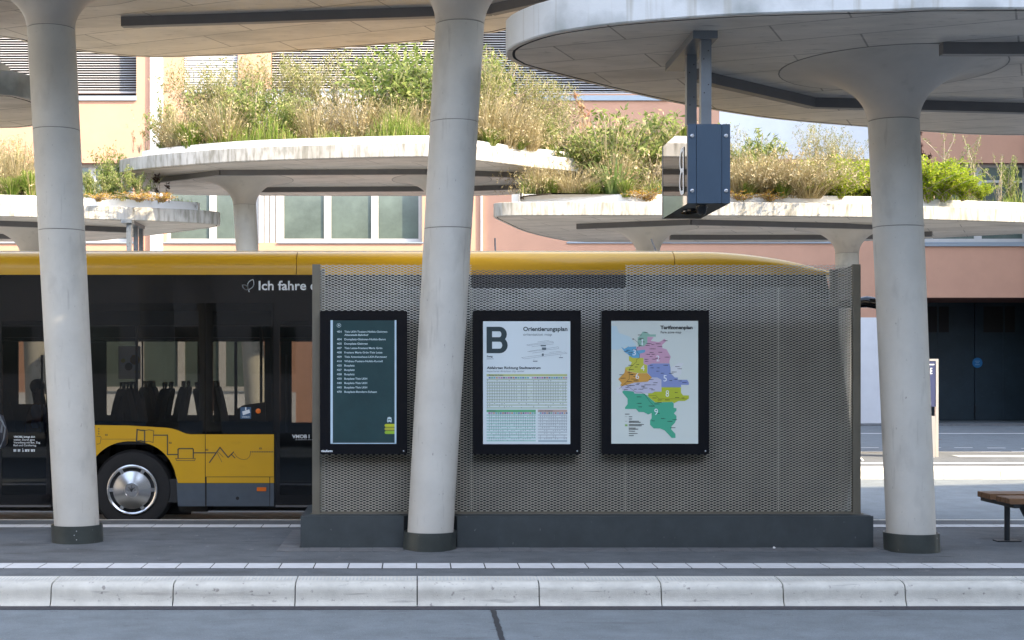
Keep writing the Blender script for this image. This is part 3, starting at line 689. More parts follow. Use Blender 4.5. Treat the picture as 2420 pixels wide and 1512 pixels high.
a = L3(335,266); mb.disc_y(a[0], a[1], YT-.0014, 7*.34394*ZD/5333.3, 12)
for y, w in ((1084,50),(1113,38),(1137,36),(1161,112),(1173,130),(1198,165),(1211,142),(1236,75),(1248,102),(1270,68),(1295,96),(1319,54)): rect(L3, 288 if y > 1090 else 246, y-3.4, (288 if y > 1090 else 246)+w, y+3.2, y=YT-.001)
for y in (1113,1161): rect(L3,246,y-1,274,y+1.2,y=YT-.001)
mb.build('map_lettering', M['black'], s)
mb = MB(); rect(L3,246,1195,274,1216,y=YT-.001); mb.build('legend_swatch', flat('sw', (.25,.45,.12)), s)

# ================================================================== BUS
ZS = 16.86; ZF = 19.38
def bx(x): return (x-985)*ZS/F
def bz(y): return EYE+(866-y)*ZS/F
BUS = thing('city_bus', 'yellow and black city bus standing behind the mesh wall', 'bus', (-.8, 18.1, ZR))
XR, XF = -6.8, 5.15
wheels = [-3.38, 2.52]
def arch(x, top=.875):
    b = .105
    for c in wheels:
        dx = abs(x-c)
        if dx < .545: b = max(b, .30+.575*(1-(dx/.545)**2.2)**(1/2.2))
    return b
ytop_pts = [(-9,1.072),(bx(229),bz(1004)),(bx(300),bz(1005)),(bx(355),bz(1008)),(bx(395),bz(1010.5)),(bx(408),bz(1012.5)),(bx(420),bz(1016)),(bx(432),bz(1021)),(bx(441),bz(1024.5)),(bx(452),bz(1026)),(9,bz(1026))]
def ytop(x):
    for a, b in zip(ytop_pts[:-1], ytop_pts[1:]):
        if a[0] <= x <= b[0]: return a[1]+(b[1]-a[1])*(x-a[0])/(b[0]-a[0])
    return 1.0
zg = bz(1141)
def strips(xa, xb, fb, ft, y, name, m, parent, th=.03, step=.02):
    mb = MB(); n = max(1, int(round((xb-xa)/step))); 
    for i in range(n):
        a = xa+(xb-xa)*i/n; b = xa+(xb-xa)*(i+1)/n
        b0, b1, t0, t1 = fb(a), fb(b), ft(a), ft(b)
        if t0-b0 < .001 and t1-b1 < .001: continue
        b0, b1 = min(b0, t0), min(b1, t1)
        mb.add([(a,y,b0),(b,y,b1),(b,y,t1),(a,y,t0)], [(0,1,2,3)])
        mb.add([(a,y,b0),(b,y,b1),(b,y+th,b1),(a,y+th,b0)], [(3,2,1,0)])
    return mb.build(name, m, parent)
segs = [(XR+.1, -5.62), (bx(125), bx(486)-.003), (bx(486)+.003, bx(648)), (-.42, 1.55), (1.556, 3.55)]
for a, b in segs:
    strips(a, b, lambda x: max(zg, arch(x)), ytop, ZS, 'side_panel', M['yellow'], BUS)
    strips(a, b, arch, lambda x: zg-.004 if arch(x) < zg else arch(x), ZS, 'side_skirt', M['busgrey'], BUS)
    mb = MB(); mb.box(a, b, ZS+.06, ZS+.08, .25, .95)
# black sub-frame behind the gaps and above the panels
mb = MB()
for a, b in segs:
    pass
for a, b in ((XR+.1, wheels[0]-.6), (wheels[0]+.6, wheels[1]-.6), (wheels[1]+.6, XF-.3)):
    mb.box(a, b, ZS+.034, ZS+.06, .11, .98)
    mb.box(a, b, ZF-.06, ZF, .11, 1.0)
mb.box(XR+.1, XF-.3, ZS+.5, ZF-.5, .0, .14)
for c in wheels:
    mb.box(c-.62, c+.62, ZS+.55, ZS+.57, -.05, .98); mb.box(c-.62, c+.62, ZS+.05, ZS+.57, .90, .95)
    mb.box(c-.6, c+.6, ZF-.57, ZF-.02, .9, 1.0)
mb.box(bx(420), bx(487), ZS+.15, ZS+.5, bz(1212), .12); mb.box(bx(88), bx(128), ZS+.15, ZS+.5, bz(1210), .12)
mb.build('chassis', M['interior'], BUS)
# black band above the glass, wraps to the front
zb1, zb0_ = bz(649), bz(716)
mb = MB(); mb.box(XR+.1, XF-.35, ZS, ZS+.05, zb0_, zb1)
mb.box(XR+.1, XF-.35, ZF-.05, ZF, 2.1, zb1)
mb.build('window_header', M['busblack'], BUS)
# panes and pillars of the near side
panes = [(-4.31+.02, bx(486)-.006), (bx(486)+.006, bx(648)-.01), (-.40, 1.5), (1.52, 3.5)]
for a, b in panes:
    n = 24; mb = MB()
    v = []; 
    for i in range(n+1):
        x = a+(b-a)*i/n; v += [(x, ZS+.002, ytop(x)+.001), (x, ZS+.002, zb0_-.002)]
    mb.add(v, [(2*i, 2*i+2, 2*i+3, 2*i+1) for i in range(n)])
    mb.build('window_pane', M['glass_bus'], BUS)
mb = MB()
for x0, x1 in ((-4.33,-4.20),(bx(470),bx(503)),(bx(640),bx(655)),(-.45,-.38),(1.46,1.56),(3.46,3.6),(XR+.1,-5.6)):
    mb.box(x0, x1, ZS+.02, ZS+.06, .98, zb0_)
mb.box(-4.3, bx(648), ZS+.012, ZS+.03, bz(1030)-.1, bz(996)) 
mb.box(-4.3, bx(648), ZS+.012, ZS+.03, bz(735), zb0_)
mb.build('window_pillar', M['busblack'], BUS)
# doors
def door(xa, xb):
    mb = MB(); xm = (xa+xb)/2
    for a, b in ((xa, xm-.004), (xm+.004, xb)):
        mb.box(a, b, ZS+.004, ZS+.04, .13, .24); mb.box(a, b, ZS+.004, ZS+.04, 2.30, zb0_); mb.box(a, a+.05, ZS+.004, ZS+.04, .24, 2.30); mb.box(b-.05, b, ZS+.004, ZS+.04, .24, 2.30)
    dr = mb.build('door', M['busblack'], BUS)
    mb = MB()
    for a, b in ((xa+.05, xm-.054), (xm+.054, xb-.05)): mb.add([(a,ZS+.008,.24),(b,ZS+.008,.24),(b,ZS+.008,2.30),(a,ZS+.008,2.30)], [(0,1,2,3)])
    mb.build('door_glass', M['glass_door'], dr)
    mb = MB(); mb.box(xa, xb, ZS-.004, ZS+.1, .095, .118); mb.build('door_sill', M['rail'], dr)
    mb = MB(); mb.tube([(xa+.12,ZS+.07,.5),(xa+.12,ZS+.07,1.9)], .014); mb.tube([(xb-.12,ZS+.07,.5),(xb-.12,ZS+.07,1.9)], .014); mb.build('handrail', M['rail'], dr)
    return dr
dL = door(-5.6, -4.34); dM = door(bx(652), -.46)
# far side with openings
op = [(-5.42,-5.02,1.25,2.10),(-4.22,-2.98,1.10,2.10),(-2.78,-2.07,1.10,2.10),(-1.70,-.5,1.0,2.10),(-.3,1.2,1.1,2.1),(1.4,3.2,1.1,2.1)]
mb = MB(); xs = XR+.1
for a, b, z0, z1 in op:
    mb.box(xs, a, ZF-.04, ZF, .9, 2.12); mb.box(a, b, ZF-.04, ZF, .9, z0); mb.box(a, b, ZF-.04, ZF, z1, 2.12); xs = b
mb.box(xs, XF-.3, ZF-.04, ZF, .9, 2.12)
mb.box(-3.74, -3.72, ZF-.035, ZF-.005, 1.10, 2.10); mb.box(-2.48, -2.44, ZF-.035, ZF-.005, 1.10, 2.10)
mb.build('far_side_wall', M['interior'], BUS)
mb = MB()
for a, b, z0, z1 in op: mb.add([(a,ZF-.02,z0),(b,ZF-.02,z0),(b,ZF-.02,z1),(a,ZF-.02,z1)], [(0,1,2,3)])
mb.build('far_window_pane', M['glass_far'], BUS)
mb = MB(); mb.box(XR+.1, XF-.3, ZS+.06, ZF-.06, 2.46, 2.50); mb.box(XR+.1, XF-.3, ZS+.06, ZS+.35, 2.25, 2.46); mb.box(XR+.1, XF-.3, ZF-.4, ZF-.06, 2.15, 2.46); mb.box(XR+.1, XF-.3, ZS+.06, ZF-.06, .145, .16)
mb.box(-4.2, -1.75, ZS+.07, ZF-.1, .16, .42)
mb.build('ceiling_and_floor', M['interior'], BUS)
# roof lofted along x
def roofsec(x):
    k = 1.0 if x < 3.4 else 1-((x-3.4)/(XF-3.4))**1.8*.30/.32
    t = zb1; h = .30*k+.0; e = .0 if x < 4.4 else (x-4.4)*.25
    pr = [(ZS+e, t), (ZS+.004+e, t+h*.35), (ZS+.03+e, t+h*.62), (ZS+.09+e, t+h*.84), (ZS+.20+e, t+h*.96), (ZS+.42+e, t+h), (ZF-.42-e, t+h), (ZF-.16-e, t+h*.9), (ZF-.03-e, t+h*.6), (ZF-e, t)]
    return [(x, a, b) for a, b in pr]
def roofpart(x0, x1, n=10):
    mb = MB(); mb.rings([roofsec(x0+(x1-x0)*i/n) for i in range(n+1)]); return mb.build('roof', M['yellow'], BUS, True, angle=50)
roofpart(XR, bx(701)-.004); roofpart(bx(701)+.004, 3.06); roofpart(3.068, XF, 20)
mb = MB(); mb.box(XR, 3.3, ZS+.35, ZS+.75, zb1+.28, zb1+.312); mb.build('roof_rail', M['parapet'], BUS)
mb = MB(); mb.tube([(.98,17.6,3.0),(.97,17.6,3.35)], .012); mb.tube([(3.0,17.6,3.1),(2.9,17.6,3.34)], .01); mb.build('antenna', M['rail'], BUS)
# ends
mb = MB(); mb.box(XR, XR+.1, ZS, ZF, .1, zb1); mb.build('rear_wall', M['busblack'], BUS)
prof = [(XF-.35, .1), (XF-.05,.12), (XF,.5), (XF,.95), (XF-.05,1.4), (XF-.15,2.2), (XF-.3,zb1), (XF-.35,zb1)]
mb = MB(); mb.rings([[(p[0], ZS, p[1]) for p in prof], [(p[0]+.0, ZS+.25, p[1]) for p in prof], [(p[0], ZF-.25, p[1]) for p in prof], [(p[0], ZF, p[1]) for p in prof]]); mb.build('front_end', M['busblack'], BUS)
mb = MB(); mb.tube([(XF-.1,ZS+.1,2.50),(XF+.15,ZS-.15,2.52),(XF+.33,ZS-.3,2.48),(XF+.42,ZS-.33,2.35),(XF+.44,ZS-.33,2.2)], [.045,.07,.07,.06,.05], 10); mb.cbox(XF+.34, XF+.54, ZS-.40, ZS-.27, 1.85, 2.25, .04)
mb.build('wing_mirror', M['busblack'], BUS, True, angle=40)
# wheels
def wheel(c, y, s=1):
    mb = MB(); R0 = .475
    mb.lathe_y(c, .295, [(y+.29*s, .2), (y+.28*s, .44), (y+.2*s, R0), (y+.06*s, R0), (y+.01*s, R0-.03), (y, R0-.09), (y+.01*s, .31), (y+.04*s, .29)], 56)
    w = mb.build('wheel', M['rubber'], BUS, True, angle=40)
    mb = MB(); n = 48; yy = y-.012*s
    mb.lathe_y(c, .295, [(y+.03*s, .292), (yy, .300), (yy-.004*s, .285), (yy+.004*s, .268), (y+.03*s, .262)], n, cap=False)
    mb.lathe_y(c, .295, [(y+.02*s, .232), (yy, .228), (yy-.002*s, .215), (yy-.022*s, .165), (yy-.034*s, .09), (yy-.036*s, .084), (yy-.030*s, .078), (yy-.030*s, .001)], n)
    for k in range(6):
        a = math.pi*k/3; ca, sa = math.cos(a), math.sin(a); q = []
        for rr, tt in ((.222,-.022),(.222,.022),(.272,.022),(.272,-.022)): q.append((c+rr*ca-tt*sa, .295+rr*sa+tt*ca))
        mb.prism_xz(q, min(yy-.001, yy+.02*s), max(yy-.001, yy+.02*s))
    mb.build('wheel_cover', M['chrome'], w, True, angle=35)
    mb = MB(); mb.disc_y(c, .295, y+.032*s, .29, 40); mb.build('rim_shadow', M['rubber'], w)
    for k in range(3):
        mb = MB()
    mb = MB(); e = yy-.040*s
    for a in (40, 90, 140):
        ca, sa = math.cos(R(a)), math.sin(R(a)); mb.line([(c, .295), (c+.055*ca, .295+.055*sa)], e+.002, .012)
    for a in (65, 115, 20, 160): 
        ca, sa = math.cos(R(a)), math.sin(R(a)); mb.line([(c, .28), (c+.05*ca, .28+.05*sa)], e+.002, .008)
    mb.build('hub_emblem', M['rail'], w)
wheel(wheels[0], ZS+.05); wheel(wheels[1], ZS+.05); wheel(wheels[0], ZF-.05, -1); wheel(wheels[1], ZF-.05, -1)
# lettering and drawings on the side
YS = ZS-.002
def q3(x, y): return (bx(x/3), bz(1008+y/3))
mb = MB(); text(mb, 'Ich fahre e', bx(612), bx(749), bz(685), (21)*ZS/F, YS-.001, 0, .02)
# leaf symbol
def lf(cx, cy, L, ang, fat):
    o = []
    for k in range(17):
        t = k/8 if k <= 8 else (16-k)/8; sd = 1 if k <= 8 else -1
        u = L*t; v = sd*fat*math.sin(math.pi*t)**.8 if 0 < t < 1 else 0
        o.append((cx+(u*math.cos(R(ang))-v*math.sin(R(ang)))*ZS/F, cy+(u*math.sin(R(ang))+v*math.cos(R(ang)))*ZS/F))
    return o
c0 = (bx(588), bz(684)); mb.line(lf(c0[0], c0[1], 26, 66, 7), YS-.001, .010); mb.line(lf(c0[0]-.005, c0[1], 17, 140, 4.5), YS-.001, .010); mb.line([c0, (c0[0]+.006, c0[1]-.025)], YS-.001, .009)
mb.build('slogan_lettering', M['white'], BUS)
mb = MB()
for s_, x0, x1, y, b in (('VMOBIL bringt dich',33,83.5,1034,.03),('weiter. Durch ganz',33,83,1040.8,.012),('Vorarlberg mit Bus, Zug',33,95.5,1047.4,.012),('Rad und Carsharing.',33,87,1054,.012)):
    text(mb, s_, bx(x0), bx(x1), bz(y), 4.3*ZS/F, ZS+.001, 0, b)
for x0, x1 in ((33,39),(43,48.5),(60,70),(74,83)):
    for u, w in ((0,.25),(.3,.25),(.7,.3)):
        a = bx(x0+(x1-x0)*u); mb.add([(a,ZS+.001,bz(1067)),(a+(bx(x1)-bx(x0))*w,ZS+.001,bz(1067)),(a+(bx(x1)-bx(x0))*w,ZS+.001,bz(1063)),(a,ZS+.001,bz(1063))], [(0,1,2,3)])
    mb.line([(bx(x0),bz(1062)),(bx(x1),bz(1062))], ZS+.001, .006)
mb.line([(bx(54),bz(1067)),(bx(55),bz(1063)),(bx(54.5),bz(1060))], ZS+.001, .006); mb.line([(bx(55),bz(1063)),(bx(57),bz(1067))], ZS+.001, .006)
mb.build('door_lettering', M['white'], dL)
mb = MB(); text(mb, 'VMOB I', bx(691), bx(732), bz(1035), 8*ZS/F, ZS+.001, 0, .03); text(mb, 'du bestimmst, was dich', bx(699), bx(745), bz(1039.5), 2.3*ZS/F, ZS+.001); mb.build('door_lettering', M['white'], dM)
mb = MB(); wl = .011
def ln(pts, w=wl): mb.line([q3(*p) for p in pts], YS, w)
ln([(975,20),(1000,25),(1028,27),(1028,108),(1000,100),(970,105),(975,20)],.016); ln([(1030,27),(1060,22),(1093,30),(1088,112),(1058,102),(1030,108)],.007)
ln([(1093,60),(1190,60),(1190,197),(1262,197)],.014); ln([(1265,222),(1265,162),(1272,155),(1368,155),(1373,162),(1373,222)],.014); ln([(1248,225),(1388,225),(1382,240),(1254,240),(1248,225)],.007)
ln([(1375,185),(1530,185)],.013); ln([(1488,253),(1562,147),(1620,218),(1658,180)],.014); ln([(1643,195),(1667,220)],.012); ln([(1548,178),(1585,215)],.005); ln([(1540,180),(1575,250)],.005)
ln([(725,88),(970,88)],.004); ln([(690,68),(715,70),(720,78),(712,120),(690,124)],.006)
cur = [(1665,190),(1680,212),(1705,228),(1730,233),(1755,228),(1772,210),(1780,182)]; ln(cur,.005)
for k in range(14): a = q3(1780+k*12, 178); mb.disc_y(a[0], a[1], YS, .008, 8)
for y in (20,38,55): a = q3(703,y-5); mb.disc_y(a[0], a[1], YS, .008, 8)
for x0, y0 in ((750,62),(1203,118),(1463,168),(1842,158)): ln([(x0,y0),(x0+14,y0),(x0+14,y0-8),(x0,y0-8),(x0,y0)],.006)
mb.build('line_drawing', M['linework'], BUS)
mb = MB()
mb.box(bx(485.4), bx(486.4), YS-.0006, ZS+.002, .11, ytop(-2.5)); mb.box(bx(486), bx(648), YS-.0006, ZS+.002, bz(1127), bz(1126)); mb.box(bx(637.5), bx(639), YS-.0006, ZS+.002, .11, bz(1127)); mb.box(bx(486), bx(489), YS-.0006, ZS+.002, bz(1196), bz(1127))
mb.disc_y(bx(562), bz(1177), YS-.001, .02, 14)
mb.build('panel_joint', M['black'], BUS)
mb = MB(); mb.cbox(bx(608), bx(630), ZS-.012, ZS+.002, bz(1160), bz(1151), .004); mb.build('side_marker', M['orange'], BUS)
# interior: seats, poles, video sticker
def seat_mb(x, y, sgn):
    mb = MB(); pts = []
    for k, (u, z, w) in enumerate(((.02,.62,.20),(.0,.8,.21),(-.05,1.1,.20),(-.09,1.32,.18),(-.115,1.42,.16),(-.125,1.475,.11),(-.13,1.49,.04))):
        cx = x+sgn*u; pts.append([(cx-.035, y-w, z), (cx+.035, y-w, z), (cx+.045, y, z), (cx+.035, y+w, z), (cx-.035, y+w, z), (cx-.045, y, z)])
    mb.rings(pts); mb.cbox(x+(0 if sgn > 0 else -.42), x+(.42 if sgn > 0 else 0), y-.2, y+.2, .6, .70, .03); mb.box(x+sgn*.1-.04, x+sgn*.1+.04, y-.05, y+.05, .42, .6)
    mb.tube([(x-sgn*.12,y-.08,1.45),(x-sgn*.13,y-.08,1.56),(x-sgn*.13,y+.08,1.56),(x-sgn*.12,y+.08,1.45)], .016)
    return mb
for y in (17.35, 17.8, 18.75, 19.15):
    for x, sg in ((-3.72, -1), (-3.42, 1), (-3.20, -1), (-2.55, 1)):
        seat_mb(x, y, sg).build('passenger_seat', M['seat'], BUS, True, angle=50)
for y in (17.35, 19.0): seat_mb(-4.95, y, 1).build('passenger_seat', M['seat'], BUS, True, angle=50); seat_mb(1.2, y, 1).build('passenger_seat', M['seat'], BUS, True, angle=50)
for x, y in ((-3.6,18.3),(-5.35,18.2),(-2.0,18.3),(-4.3,18.3),(-1.1,18.4)):
    mb = MB(); mb.tube([(x,y,.16),(x,y,2.46)], .018, 8); mb.build('grab_pole', M['rail'], BUS)
mb = MB(); mb.prism_xz([(bx(556),.42),(bx(626),.42),(bx(626),bz(950)),(bx(575),bz(957)),(bx(560),bz(966))], ZS+.05, ZS+.09); pt = mb.build('door_partition', M['interior'], BUS)
mb = MB(); mb.box(bx(569), bx(594), ZS-.0035, ZS-.0005, bz(989), bz(962)); st = mb.build('video_sticker', flat('sticker_blue', (.05,.11,.20)), BUS)
mb = MB(); mb.prism_xz([(bx(573),bz(972)),(bx(590),bz(967)),(bx(592),bz(975)),(bx(575),bz(981))], ZS-.005, ZS-.0036); mb.box(bx(580), bx(583), ZS-.005, ZS-.0036, bz(969), bz(962)); text(mb, 'VIDEO', bx(572.5), bx(590.5), bz(987), 4*ZS/F, ZS-.005, 0, .01); mb.build('sticker_mark', M['white'], st)
mb = MB(); mb.lathe_y(bx(611), bz(971), [(ZS+.01,.03),(ZS-.008,.03),(ZS-.012,.02)], 20); mb.build('door_button', M['orange'], BUS)
# poster behind the far window
mb = MB(); sc = lambda x: (x-985)*(ZF-.05)/F; sz = lambda y: EYE+(866-y)*(ZF-.05)/F
mb.box(sc(281), sc(333), ZF-.055, ZF-.045, sz(895), sz(818)); po = mb.build('window_poster', leafmat('poster_paper', [(.6,.6,.6),(.6,.6,.6)], .6), BUS)
for c, x, y, r_ in (((.7,.35,.02),320,850,.07),((.75,.6,.02),292,852,.032),((.03,.03,.03),305,866,.055),((.75,.6,.02),324,878,.03)):
    mb = MB(); mb.disc_y(sc(x), sz(y), ZF-.0565-.0003*r_*10, r_, 9); mb.build('poster_patch', flat('patch', c), po)

# ================================================================== HANGING SIGN
def hsign(x0, x1, y0, y1, z0, z1, plate_z0, posts, Hs, label, cam_dome=True):
    t = thing('hanging_sign', label, 'sign', ((x0+x1)/2, (y0+y1)/2, z0), 'platform signs hanging from the canopies')
    w = x1-x0; xm = (x0+x1)/2
    # housing, open left and right, glass set in the long sides
    mb = MB(); c1, c2 = x0+w*.205, x1-w*.205
    mb.cbox(x0, c1-.004, y0, y0+.05, z0, z1, .004); mb.cbox(c1, c2, y0-.003, y0+.05, z0, z1, .004); mb.cbox(c2+.004, x1, y0, y0+.05, z0, z1, .004)
    mb.build('end_panel', M['signblue'], t)
    mb = MB(); mb.box(x0+.03, x1-.03, y0+.06, y1-.05, z0+.02, z1-.02); mb.box(x0+.01, x1-.01, y0+.05, y1, z0, z0+.03); mb.box(x0+.01, x1-.01, y0+.05, y1, z1-.03, z1); mb.build('housing', M['signdark'], t)
    mb = MB(); mb.box(x0, x1, y1, y1+.04, z0, z1); mb.build('end_panel', M['signblue'], t)
    for sx in (x0+.002, x1-.002):
        mb = MB(); mb.add([(sx,y0+.05,z0+.0),(sx,y1,z0+.0),(sx,y1,z1),(sx,y0+.05,z1)], [(0,1,2,3)]); mb.build('side_glass', M['signface'], t)
    mb = MB()
    for bxx in (x0+w*.10, x1-w*.10):
        for bzz in (z0+(z1-z0)*.155, z1-(z1-z0)*.15): mb.lathe_y(bxx, bzz, [(y0+.0,.016),(y0-.008,.016),(y0-.011,.011)], 14)
    mb.build('bolt', M['bolt'], t)
    mb = MB(); ca, cb = y0+.05+(y1-y0)*.10, y0+.05+(y1-y0)*.27
    bigB(mb, ca, cb, z0+.10, z1-.16, .045, lambda u, z, e=0: (x0-.003-e, u, z)); mb.build('platform_letter', M['white'], t)
    for (pxx, pyy, pw) in posts:
        mb = MB(); mb.box(pxx-pw/2, pxx+pw/2, pyy, pyy+.09, z1, Hs-.05)
        mb.build('support_post', M['signpost'], t)
        mb = MB()
        for k, (u, zz) in enumerate(((-.25,.13),(.2,.06),(-.2,.42),(.2,.35),(0,.7))): mb.lathe_y(pxx+u*pw, Hs-.1-zz, [(pyy+.001,.006),(pyy-.004,.006)], 8)
        mb.build('bolt', M['signdark'], t)
    mb = MB(); mb.box(xm-.105, xm+.105, plate_z0, plate_z0+1.35, Hs-.068, Hs+.001); mb.build('ceiling_channel', M['signpost'], t)
    if cam_dome:
        mb = MB(); cx, cy = x0+w*.42, y0+.16
        rs = [[(cx+r_*math.cos(2*math.pi*k/20), cy+r_*math.sin(2*math.pi*k/20), z0-zz) for k in range(20)] for zz, r_ in ((0,.048),(.025,.048),(.03,.043),(.055,.04),(.075,.028),(.084,.01))]
        rs = [r[::-1] for r in rs]; mb.rings(rs); mb.build('camera_dome', M['busblack'], t, True, angle=50)
        mb = MB(); rs = [[(x0+.12+.07*math.cos(2*math.pi*k/20), y0+.55+.16*math.sin(2*math.pi*k/20), z0-zz) for k in range(20)][::-1] for zz in (0,.02)]; mb.rings(rs); mb.build('loudspeaker', M['busblack'], t)
    return t
M['signface'] = mat('mirror_tinted_glass', (.35,.33,.30), .015, 1.0)
ys = 11.95
hsign((1626-985)*ys/F, (1726-985)*ys/F, ys, 13.17, EYE+386*ys/F, EYE+573*ys/F, 12.10,
      [((1670-985)*12.15/F, 12.16, .088), ((1663-985)*12.15/F+.01, 12.72, .088)], HL, 'blue grey boxed platform sign with four bolts hanging from the near right canopy')
yc = 27.6
hsign((286-985)*yc/F, (312-985)*yc/F, yc+.05, yc+1.4, 3.05, 3.72, yc, [((302.5-985)*yc/F, yc+.1, .09), ((321-985)*(yc+.8)/F, yc+.8, .085), ((338-985)*(yc+1.5)/F, yc+1.3, .08)], HL, 'distant platform sign on three posts hanging from the far left canopy', False)

# ================================================================== BENCH, INFO PILLAR, BOARD
t = thing('wooden_bench', 'brown slatted wooden bench on dark steel legs at the right edge', 'bench', (7.0, 14.5, 0))
mb = MB()
for k in range(3): mb.cbox(5.88+.0, 8.1, 14.10+k*.115, 14.20+k*.115, .395, .452, .006)
for k in range(3): mb.cbox(5.88+.0, 8.1, 14.58+k*.115, 14.68+k*.115, .397, .455, .006)
mb.build('seat', M['wood'], t)
for x in (5.95, 7.75):
    mb = MB(); mb.tube([(x,14.33,.012),(x,14.33,.37)], .028, 12); mb.box(x-.12, x+.12, 14.27, 14.39, 0, .012); mb.box(x-.03, x+.03, 14.1, 14.93, .355, .395); mb.prism_xz([(x+.10,.393),(x+.16,.393),(x+.20,.25),(x+.17,.25)], 14.31, 14.35); mb.build('leg', M['steel'], t)
zi = 27.7; xr = (2218-985)*zi/F
t = thing('info_pillar', 'slim aluminium information pillar with a dark blue ZONE panel, behind the right column', 'information pillar', (xr-.45, zi, 0))
mb = MB(); mb.box(xr-.05, xr, zi, zi+.07, 0, 1.91); mb.box(xr-.95, xr-.9, zi, zi+.07, 0, 1.91); mb.box(xr-.9, xr-.05, zi, zi+.07, 1.87, 1.91); mb.build('frame', M['alu'], t)
mb = MB(); mb.box(xr-.9, xr-.05, zi+.01, zi+.05, .98, 1.87); pn = mb.build('panel', M['info'], t)
mb = MB(); text(mb, 'ZONE', xr-.38, xr-.12, 1.62, .11, zi+.006, 0, .02); mb.disc_y(xr-.42, 1.28, zi+.006, .26, 32, 0, .25); mb.box(xr-.36, xr-.08, zi+.004, zi+.009, 1.79, 1.81); mb.build('panel_lettering', M['white'], pn)
mb = MB(); mb.cbox(xr-.6, xr-.10, zi-.12, zi+.2, .0, .80, .02); bn = mb.build('litter_bin', M['alu'], t)
mb = MB(); mb.box(xr-.5, xr-.22, zi-.125, zi-.119, .50, .62); mb.build('bin_opening', M['black'], bn)
mb = MB(); pts = [(xr-.14-.3*math.cos(R(a))-.16, zi-.1, .85+.32*math.sin(R(a))) for a in range(0, 100, 12)]; mb.tube(pts[::-1], .02); mb.build('hood', M['steel'], bn)
t = thing('folding_board', 'thin white leg of a folding board beside the mesh wall, on the sunlit platform', 'board', (8.1, 26.6, 0))
mb = MB(); mb.tube([(8.02,26.6,.33),(8.32,26.5,.0)], .02); mb.tube([(7.98,26.6,.33),(7.7,26.5,.0)], .02); mb.build('leg', M['parapet'], t)
mb = MB(); mb.add([(8.0,26.62,.85),(7.2,26.62,.85),(7.2,26.62,.2),(8.0,26.62,.2)], [(0,1,2,3)]); mb.box(7.2,8.0,26.6,26.62,.2,.85); mb.build('board_panel', M['whitewall'], t)

# ================================================================== BUILDING BEHIND
ZW = 48.0
def fx(x): return (x-985)*ZW/F
def fz(y): return EYE+(866-y)*ZW/F
B = thing('office_building', 'salmon rendered building with blinds and window bands across the background', 'building', (fx(1210), ZW, ZR))
holes = [(-500,-10,323,227),(434,-10,563,219),(640,-10,1085,213),(1139,-10,1575,222),
         (-400,385,315,573),(391,385,998,573),(1343,385,2013,573),(2090,385,2900,573),
         (230,700,620,925),(2150,703,3300,1004)]
hr = [(fx(a), fz(dn), fx(c), fz(b)) for a, b, c, dn in holes]   # x0,z0,x1,z1
X0, X1, Z0, Z1 = fx(-700), fx(3600), ZR, fz(-90)
xs = sorted(set([X0, X1]+[h[0] for h in hr]+[h[2] for h in hr])); zs = sorted(set([Z0, Z1]+[h[1] for h in hr]+[h[3] for h in hr]))
mb = MB()
for i in range(len(xs)-1):
    for j in range(len(zs)-1):
        cx, cz = (xs[i]+xs[i+1])/2, (zs[j]+zs[j+1])/2
        if any(h[0] < cx < h[2] and h[1] < cz < h[3] for h in hr): continue
        mb.add([(xs[i],ZW,zs[j]),(xs[i+1],ZW,zs[j]),(xs[i+1],ZW,zs[j+1]),(xs[i],ZW,zs[j+1])], [(0,1,2,3)])
for k, (a, z0, b, z1) in enumerate(hr):
    dp = 3.8 if k == 9 else .48
    mb.add([(a,ZW,z0),(a,ZW,z1),(a,ZW+dp,z1),(a,ZW+dp,z0)], [(0,1,2,3)]); mb.add([(b,ZW,z0),(b,ZW,z1),(b,ZW+dp,z1),(b,ZW+dp,z0)], [(3,2,1,0)])
    mb.add([(a,ZW,z1),(b,ZW,z1),(b,ZW+dp,z1),(a,ZW+dp,z1)], [(0,1,2,3)], 1); mb.add([(a,ZW,z0),(b,ZW,z0),(b,ZW+dp,z0),(a,ZW+dp,z0)], [(3,2,1,0)])
mb.build('wall', [M['stucco'], M['brickred']], B)
mb = MB(); mb.box(X0, X1, ZW+3.9, ZW+14, ZR, Z1+.2); mb.box(X0, X1, ZW, ZW+3.9, Z1, Z1+.4); mb.build('building_core', M['darkvoid'], B)
def window(a, z0, b, z1, n, wd=1.57, tr=True, gl='winglass', start=None):
    """band of panes with pale frames; n panes"""
    mb = MB(); yf = ZW+.36
    mb.box(a, b, yf, yf+.1, z0, z0+.16); mb.box(a, b, yf, yf+.1, z1-.1, z1)
    st = (b-a)/n
    for i in range(n+1): mb.box(a+i*st-.12 if i else a, a+i*st+.12 if i < n else b, yf-.01, yf+.1, z0+.16, z1-.1)
    if tr: mb.box(a, b, yf-.005, yf+.1, z1-.62, z1-.54)
    w = mb.build('window', M['winframe'], B)
    mb = MB(); mb.add([(a,yf+.06,z0),(b,yf+.06,z0),(b,yf+.06,z1),(a,yf+.06,z1)], [(0,1,2,3)]); mb.build('pane', M[gl], w)
    mb = MB(); mb.box(a-.05, b+.05, ZW-.06, ZW+.36, z0-.03, z0+.015); mb.build('window_sill', M['sill'], w)
    return w
window(fx(-400), fz(573), fx(315), fz(385), 7); 
window(fx(391), fz(573), fx(610), fz(385), 2); window(fx(661), fz(573), fx(998), fz(385), 3)
mb = MB()
for k in range(4): mb.box(fx(611)+k*.19, fx(611)+k*.19+.16, ZW+.2, ZW+.3, fz(573), fz(385))
mb.build('ribbed_panel', M['winframe'], B)
window(fx(1343), fz(573), fx(2013), fz(385), 6); window(fx(2090), fz(573), fx(2900), fz(385), 7)
window(fx(230), fz(925), fx(620), fz(700), 4, tr=False)
